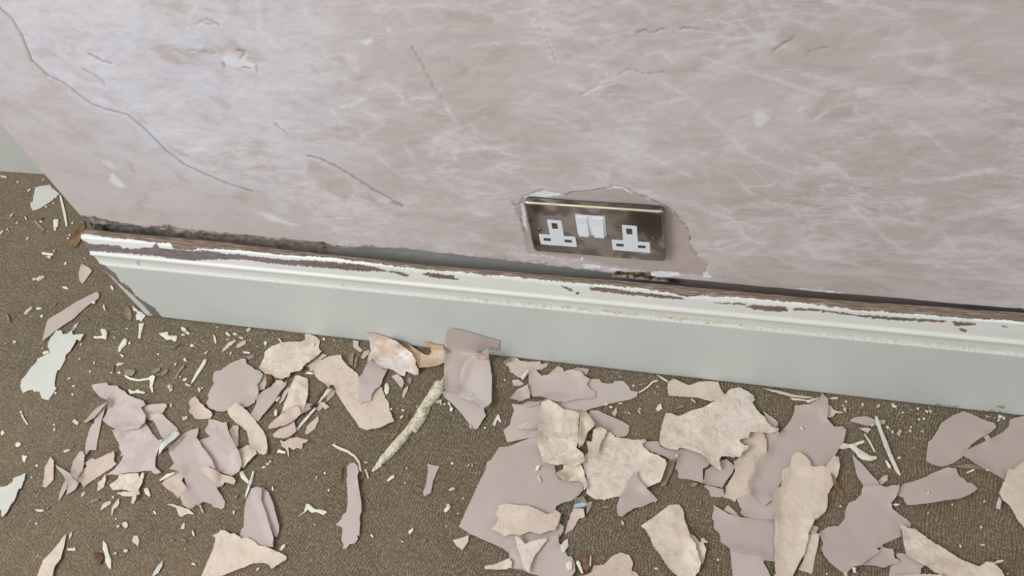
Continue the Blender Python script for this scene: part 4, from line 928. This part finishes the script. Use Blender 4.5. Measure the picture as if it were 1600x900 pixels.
K|6|tall cream flake with a round head, overlapping the pointed mauve one|Q 1080,30 1110,28 1150,55 1180,90 1190,125 1220,130 1260,120 1290,130 1310,100 1345,55 1380,60 1390,120 1370,200 1340,260 1305,320 1305,380 1290,440 1240,485 1215,490 1200,530 1170,590 1170,630 1155,680 1140,740 1110,790 1090,830 1070,870 1050,905 1030,960 900,960 920,900 945,870 935,790 940,700 930,650 940,580 930,490 915,360 925,310 980,260 990,150 1040,130 1055,60
B|2|thin pinkish-brown sliver right of the tall cream flake|Q 1325,165 1350,200 1380,260 1410,300 1425,345 1400,340 1370,305 1345,250
M|2|mauve fang-shaped flake above the big mauve map-like flake|R 260,450 290,480 350,540 400,600 460,660 475,690 400,700 350,700 310,640 290,600 275,520
P|2|small pink chip at the top right of the map-like mauve flake|R 465,650 510,612 540,610 535,650 490,690 478,680
T|3|white forked flake with a pink tail near the right-hand stick|R 155,400 185,360 230,370 270,365 320,345 350,340 355,355 300,375 290,390 350,430 400,460 450,465 450,485 400,500 340,490 300,465 290,440 240,395 190,410
M|1|mauve almond-shaped chip crossed by the white stick|R 240,190 265,165 310,153 380,155 440,180 520,180 515,205 470,222 370,225 300,205
T|5|long straight white paint stick on the carpet at right|R 435,148 455,150 475,200 490,255 540,370 560,430 600,520 640,615 625,612 590,570 540,460 500,360 460,250 440,190
T|1|thin broken white thread left of the long straight stick|R 350,290 358,285 400,345 440,425 430,432 395,365
K|1|cream wedge chip under the almond-shaped mauve chip|R 310,245 370,240 405,250 380,285 345,265
T|1|white lens chip beside the long straight stick's lower half|R 515,500 530,498 560,540 558,562 540,552
P|1|tiny pink triangle chip on the carpet right of the long stick|R 605,290 628,250 635,285 630,310
P|1|pink half-round chip at the skirting foot at right|R 440,82 465,52 478,60 472,82
P|2|small mauve link chip between two large flakes at right|R 1285,310 1320,295 1340,325 1310,345
M|2|mauve shield-shaped flake touching the skirting at right|R 850,350 880,330 920,270 960,200 1035,150 1130,112 1180,130 1290,180 1370,205 1385,235 1340,280 1260,320 1200,365 1160,415 1135,460 1060,510 1000,540 950,545 880,525 835,500 840,430 850,380
G|1|long grey-green sliver below the shield-shaped flake|R 985,540 1060,540 1150,525 1230,530 1310,570 1200,562 1080,550
M|3|large mauve flake running off the right edge under the skirting|R 1490,180 1520,165 1600,150 1720,140 1720,560 1600,580 1530,590 1475,600 1455,650 1390,610 1310,570 1230,525 1130,460 1150,415 1250,370 1350,320 1430,280 1480,230
K|4|large cream-pink flake cut by the right edge of the picture|R 1475,565 1520,565 1570,520 1610,495 1720,470 S 1720,560 1610,530 1590,505 1550,460 1520,400 1480,340 1430,300 1405,250 1430,190 1450,150
M|3|mauve whale-shaped flake below the shield-shaped one|S 660,180 740,160 820,130 900,90 1000,50 1070,60 1080,90 1095,120 1135,140 1150,165 1195,175 1240,215 1200,250 1140,280 1090,295 1000,305 900,325 850,330 760,342 690,345 670,320 660,290 620,275 605,260 625,210
T|1|white curl at the tail of the grey-green sliver|S 1150,90 1200,65 1220,70 1190,85 1155,97
M|1|small lilac leaf left of the cut-off cream-pink flake|S 1405,280 1425,310 1415,380 1380,370 1390,320
T|1|white seed-shaped chip between the map-like and whale-shaped flakes|S 570,340 600,332 630,340 600,355
M|1|mauve flake at the bottom under the long cream slab's left end|S 555,830 600,800 640,780 600,740 610,720 670,725 720,760 840,810 795,840 795,880 700,900 720,960 540,960 545,905
M|2|mauve lobed flake tucked under the map-like flake's lower right|S 320,815 400,740 475,690 495,675 580,690 590,760 635,775 620,800 560,815 500,835 420,815
M|4|big mauve map-like flake at the lower right|S 345,200 480,190 520,205 560,190 630,190 610,260 600,285 565,325 570,370 630,420 690,460 718,490 715,520 660,510 635,530 645,590 560,625 500,650 495,675 450,680 475,710 400,760 330,815 270,825 230,860 210,905 185,870 140,840 90,800 40,740 20,690 30,640 0,560 70,515 150,510 200,450 210,370 230,330 280,310 330,260 335,215
C|5|long cream slab flake rising from the bottom right corner|S 630,490 660,505 700,525 750,530 840,600 900,640 1000,700 1090,760 1170,795 1250,825 1310,785 1350,790 1400,830 1430,860 1450,905 1450,960 1000,960 960,890 900,870 840,820 740,770 680,730 670,690 655,620 645,540
P|4|pink flake rim at the bottom edge under the long cream slab|S 600,892 750,882 960,888 980,960 600,960
T|1|pale splinter at the long cream slab's right shoulder|S 1355,795 1400,775 1445,775 1430,790 1380,805
T|1|short white stick under the map-like flake|S 260,835 280,830 292,875 268,875
K|1|cream stub at the bottom edge beneath the map-like flake|S 195,870 215,865 220,905 195,905
T|3|thin white splinter curving above the hammer-shaped mauve flake|G 82,160 98,150 130,168 200,198 250,235 278,270 290,340 280,345 268,290 240,245 190,212 130,190
T|1|tiny forked cream chip right of the propped mauve stack|N 310,545 345,475 355,480 370,530 360,535 345,510 325,560
T|2|small pale triangular chip right of the long splinter|E 708,650 715,630 748,622 735,645
T|1|hooked cream scrap right of the long splinter|E 795,645 810,640 820,675 840,690 830,715 812,705 818,680
T|1|pale crumb shaped like a drop near the two-lobed flake|P 110,265 125,235 145,225 155,260 125,278
G|1|small buff wedge chip right of the drop-shaped crumb|P 255,262 285,232 312,240 300,252"""

# the long splinter of painted wood lying on the carpet goes first: other pieces lean on it
SPL = zone('E 715,465 740,480 768,440 778,540 750,580 700,640 665,670 650,730 610,800 570,850 548,880 G 650,60 620,110 560,185 500,245 440,292 405,325 370,347 363,337 395,290 425,240 465,190 512,135 560,62 600,10 E 530,760 560,700 600,640 645,570 690,500')
so = flake('wood_splinter', SPL, 'L', 1, 501, thick=0.0012, dome=0.0065, jag=0.5, cat='splinter', label='long thick splinter of cream painted wood lying diagonally on open carpet')
SPL2 = zone('E 375,890 420,845 470,805 488,730 484,790 450,850 400,900 G 560,70 500,125 488,122 520,80 545,45')
sl = zone('E 485,728 490,735 482,800 455,840 415,880 G 560,68 520,105 500,125 488,122 520,80 550,42 E 430,835 470,800')
flake('paint_splinter', sl, 'B', 1, 502, thick=0.0008, dome=0.0018, jag=0.3, cat='splinter', label='narrow brown shard lying along the left side of the long thick splinter')

for n_, line in enumerate(DATA.strip().split('\n')):
    mat, lift, label, pts = line.split('|')
    poly = zone(pts)
    nm, cat = kind_of(mat, label)
    slim = mat == 'T' and nm == 'paint_splinter'
    flake(nm, poly, mat, float(lift)*0.9, 1000+n_*7, thick=0.0010 if mat in 'TBG' else 0.0007, dome=(0.0016 if slim else 0.0008) if mat in 'TB' else 0.0,
          jag=0.15 if mat in 'TGB' else (0.5 if mat in 'CKP' else 0.32), cat=cat, label=label, group=GROUPS[nm])
    if label.count(' ') < 12: REFS.append((label, poly.mean(0), poly.min(0), poly.max(0)))

# ------------------------------------------------------------------ small chips
CH = """7,277,12,3,170,k 28,285,3,3,0,w 68,282,5,2,45,k 46,298,7,3,40,k 84,318,3,3,0,w 73,324,5,3,0,k 89,310,3,2,80,w 19,337,9,3,50,k 41,342,7,3,110,k 27,349,5,3,60,k 66,348,6,3,10,w 3,364,9,3,40,k 44,373,6,3,50,k 13,360,6,2,120,k 114,349,4,3,60,w 110,368,3,3,0,w 108,374,3,3,0,w 86,393,5,3,70,k 79,403,5,4,30,w 75,403,3,3,0,w 103,412,6,3,75,w 64,436,17,5,25,k 54,437,6,4,30,k 103,451,11,4,165,w 46,487,19,4,42,k 62,483,10,4,10,w 66,495,6,4,50,w 87,476,7,3,45,g 14,497,15,3,110,g 148,474,6,4,20,w 164,481,11,3,105,w 24,535,6,5,30,k 176,451,9,4,120,w 138,501,8,2,120,g 199,514,6,2,5,k 192,557,7,4,150,w 125,561,3,3,0,w 148,567,4,3,60,w 188,570,14,5,10,k 141,581,3,4,0,w 178,576,14,2,90,g 109,592,6,3,30,k 187,583,5,4,0,w 128,539,4,3,60,w 179,528,3,3,0,w 203,537,4,4,60,w 289,517,10,5,145,w 288,525,7,3,5,w 301,541,8,5,10,w 278,541,14,2,40,g 357,523,10,4,150,w 368,523,9,3,170,w 357,531,6,2,20,k 378,529,8,3,160,w 389,516,8,5,40,k 415,537,6,5,60,w 248,554,4,3,40,w 290,563,7,4,130,w 323,552,9,3,50,k 290,594,8,5,30,w 295,603,12,3,160,k 312,610,10,5,100,k 266,606,8,5,95,k 439,534,9,3,130,w 490,541,7,4,85,w 507,531,5,4,0,w 268,634,7,3,90,w 88,615,5,4,40,w 114,617,4,4,0,w 116,604,6,3,10,k 5,677,8,6,50,w 86,672,6,3,60,w 85,664,4,4,0,p 106,705,11,4,20,k 115,698,8,2,60,g 58,728,4,4,0,w 34,645,4,4,0,w 76,795,9,2,55,g 58,819,5,4,40,k 131,773,10,5,50,k 186,823,6,4,40,k 178,778,4,3,60,w 182,811,4,3,60,w 197,861,7,6,40,k 181,865,5,3,40,w 243,802,8,4,130,k 303,834,11,3,105,w 288,845,14,5,165,g 270,845,7,4,10,g 290,858,3,2,60,w 303,882,7,3,165,w 404,890,8,3,40,w 413,731,8,4,10,k 419,726,6,4,20,k 423,722,6,3,40,k 427,764,8,3,95,w 366,801,7,3,70,w 370,777,11,3,70,g 441,780,5,4,0,g 508,740,4,4,0,w 514,766,4,4,0,w 495,747,7,2,70,k 493,821,6,2,130,k 650,675,5,3,150,k 572,723,7,2,10,k 596,730,5,3,80,w 636,732,4,3,0,k 707,725,5,4,150,w 633,755,3,3,0,k 732,728,6,2,40,k 738,727,6,2,110,k 664,845,7,5,30,g 698,823,3,2,0,w 612,641,4,4,0,w 653,638,3,2,0,w 630,642,5,4,0,w 628,652,8,3,50,w 690,632,8,2,90,w 696,634,5,3,50,w 736,669,7,3,120,k 758,669,4,3,0,w 738,621,3,2,0,w 948,634,8,3,10,w 955,638,6,4,0,w 970,632,8,3,0,k 999,645,9,3,120,k 983,646,7,2,140,k 1000,640,4,3,0,w 1005,602,14,2,10,g 1084,628,11,2,140,w 1057,716,5,3,90,w 1320,641,8,5,100,p 1395,633,6,4,60,w 1398,636,8,4,10,w 1322,628,4,4,10,w 1410,645,4,3,0,w 1434,639,4,4,60,w 1448,644,5,3,120,w 1453,643,4,4,0,w 1423,668,4,3,0,w 1386,669,6,4,140,w 1394,676,5,4,110,k 1406,676,6,5,90,p 1422,674,4,5,0,w 1436,656,4,4,0,w 1443,655,4,4,90,w 1362,668,6,3,10,w 1473,630,6,4,60,w 1405,716,6,4,10,w 1563,652,8,5,10,w 1568,654,5,5,0,w 1560,657,5,4,60,w 1541,738,6,3,0,w 1449,774,4,4,0,w 1313,792,4,4,0,w 1450,802,4,3,0,k 1533,824,5,5,0,k 1500,854,6,3,110,w 1535,852,8,2,0,w 1538,784,4,3,0,w 1487,790,4,3,0,k 1026,749,4,2,90,w 973,818,8,3,110,w 938,811,3,2,90,w 1026,889,8,4,170,k 1122,875,5,3,140,w 1095,787,12,2,90,g 1091,798,7,3,0,g 707,766,11,4,25,k 724,779,3,3,0,w 701,792,6,6,60,w 716,803,3,2,0,w 707,725,4,3,0,w 1574,897,4,3,40,w 1292,897,4,3,40,w"""
CLR = {'w': ('T', 'white'), 'k': ('K', 'cream'), 'g': ('G', 'brown'), 'p': ('P', 'pink')}
USED = {}
def chip_label(u_, v_, L, w, c):
    size = 'small' if L >= 7 else 'tiny'
    shape = 'slim' if L/w > 2.2 else ('round' if L/w < 1.35 else 'oval')
    order = sorted(REFS, key=lambda r: math.hypot(max(r[2][0]-u_, 0, u_-r[3][0]), max(r[2][1]-v_, 0, v_-r[3][1])) + 0.15*math.hypot(r[1][0]-u_, r[1][1]-v_))
    for lb, ct, lo, hi in order[:14]:
        dx, dy = u_-ct[0], v_-ct[1]
        d = ('right of' if dx > 0 else 'left of') if abs(dx) > abs(dy) else ('below' if dy > 0 else 'above')
        ref = lb.split(',')[0]
        if len(ref.split()) < 3: ref = lb
        t = '%s %s %s chip %s the %s' % (size, shape, CLR[c][1], d, ref)
        if len(t.split()) <= 16 and t not in USED: USED[t] = 1; return t
    return t
HM0 = blurred(HM)
rng = np.random.RandomState(77)
specs = []
for w in CH.split():
    q = w.split(','); specs.append((float(q[0]), float(q[1]), float(q[2]), float(q[3]), float(q[4]), q[5]))
zones = [(5, 300, 240, 560, 3), (150, 500, 560, 600, 9), (230, 560, 420, 680, 5), (1330, 640, 1500, 700, 8), (880, 590, 1040, 660, 6), (1250, 620, 1350, 650, 3), (20, 740, 300, 890, 3)]
for x0, y0, x1, y1, n in zones:
    k = 0; tries = 0
    while k < n and tries < 400:
        tries += 1
        a, b = rng.uniform(x0, x1), rng.uniform(y0, y1)
        sky = 530 + (a-540)*0.1135
        if b < sky+6 and a > 235: continue
        if a < 250 and b < 500 and a > 120-0 and b < 497-(250-a)*0.0 and a > 110 + (b-350)*0.85 - 6: continue
        P = on_floor(a, b)
        if hsample(HM0, np.array([P[0]]), np.array([P[1]]))[0] > 0.0004: continue
        L = rng.choice([2.0, 2.6, 3.4, 5.0]); specs.append((a, b, L, L*rng.uniform(0.35, 0.9), rng.uniform(0, 180), rng.choice(list('wwwkkkgp')))); k += 1
for i, (a, b, L, w, ang, c) in enumerate(specs):
    P = on_floor(a, b)
    base = hsample(HM0, np.array([P[0]]), np.array([P[1]]))[0]
    n = 7; r = np.random.RandomState(4000+i)
    th = math.radians(ang); pts = []
    for k in range(n):
        t = 2*math.pi*k/n + r.uniform(-.25, .25); rr = r.uniform(0.75, 1.15)
        ex, ey = L/2*math.cos(t)*rr, w/2*math.sin(t)*rr
        pts.append(on_floor(a+ex*math.cos(th)+ey*math.sin(th), b-ex*math.sin(th)+ey*math.cos(th))[:2])
    z0 = base + 0.0003; tk = 0.0005 + 0.00012*L; bend = r.uniform(0.0002, 0.0010)
    ctr = np.mean(pts, 0)
    top = [(p[0]-ctr[0], p[1]-ctr[1], tk + bend*(k % 3)/2) for k, p in enumerate(pts)]
    if np.cross(np.array(pts[1])-np.array(pts[0]), np.array(pts[2])-np.array(pts[1])) < 0: top = top[::-1]
    bot = [(p[0], p[1], p[2]-tk) for p in top]
    verts = top + bot + [(0, 0, tk + bend*0.8)]
    fs = [(k, (k+1) % n, 2*n) for k in range(n)] + [tuple(range(2*n-1, n-1, -1))] + [(k+n, (k+1) % n+n, (k+1) % n, k) for k in range(n)]
    m_, cn = CLR[c]
    o = mesh_obj('paint_chip', verts, fs, [SK[m_]]); o.location = (ctr[0], ctr[1], z0)
    o['label'] = chip_label(a, b, L, w, c); o['category'] = 'paint chip'; o['group'] = GROUPS['paint_chip']

# ------------------------------------------------------------------ dust too fine to count
rng = np.random.RandomState(5)
vs, fs = [], []
def grain(a, b, s):
    P = on_floor(a, b); z = hsample(HM0, np.array([P[0]]), np.array([P[1]]))[0]
    if z > 0.0004: return
    k = len(vs); o = [rng.uniform(-1, 1, 3) for _ in range(4)]
    base = [(1, 0, -.4), (-.5, .87, -.4), (-.5, -.87, -.4), (0, 0, .7)]
    for q, e in zip(base, o): vs.append((P[0]+s*(q[0]+.4*e[0]), P[1]+s*(q[1]+.4*e[1]), 0.0006+s*max(0.0, .5+q[2])))
    fs.extend([(k, k+1, k+3), (k+1, k+2, k+3), (k+2, k, k+3), (k, k+2, k+1)])
for i in range(1000):
    a = rng.uniform(140, 1590); t = rng.exponential(22)
    b = 533 + (a-540)*0.1135 + t + (0 if a > 250 else rng.uniform(0, 60))
    if b < 899 and not (a < 240 and b < 500): grain(a, b, rng.uniform(0.0003, 0.0009) if i % 5 else rng.uniform(0.0009, 0.0016))
for i in range(520): grain(rng.uniform(0, 560) if i % 3 else rng.uniform(1300, 1500), rng.uniform(330, 895) if i % 2 else rng.uniform(480, 640) + 60*(i % 3 == 0), rng.uniform(0.0003, 0.0008) if i % 5 else rng.uniform(0.0008, 0.0015))
vs_k = [i for i in range(0, len(vs), 4)]
dust = mesh_obj('plaster_dust', vs, fs, [SK['T']], kind='stuff')
dust['label'] = 'fine white plaster dust and grains strewn over the brown carpet'; dust['category'] = 'dust'
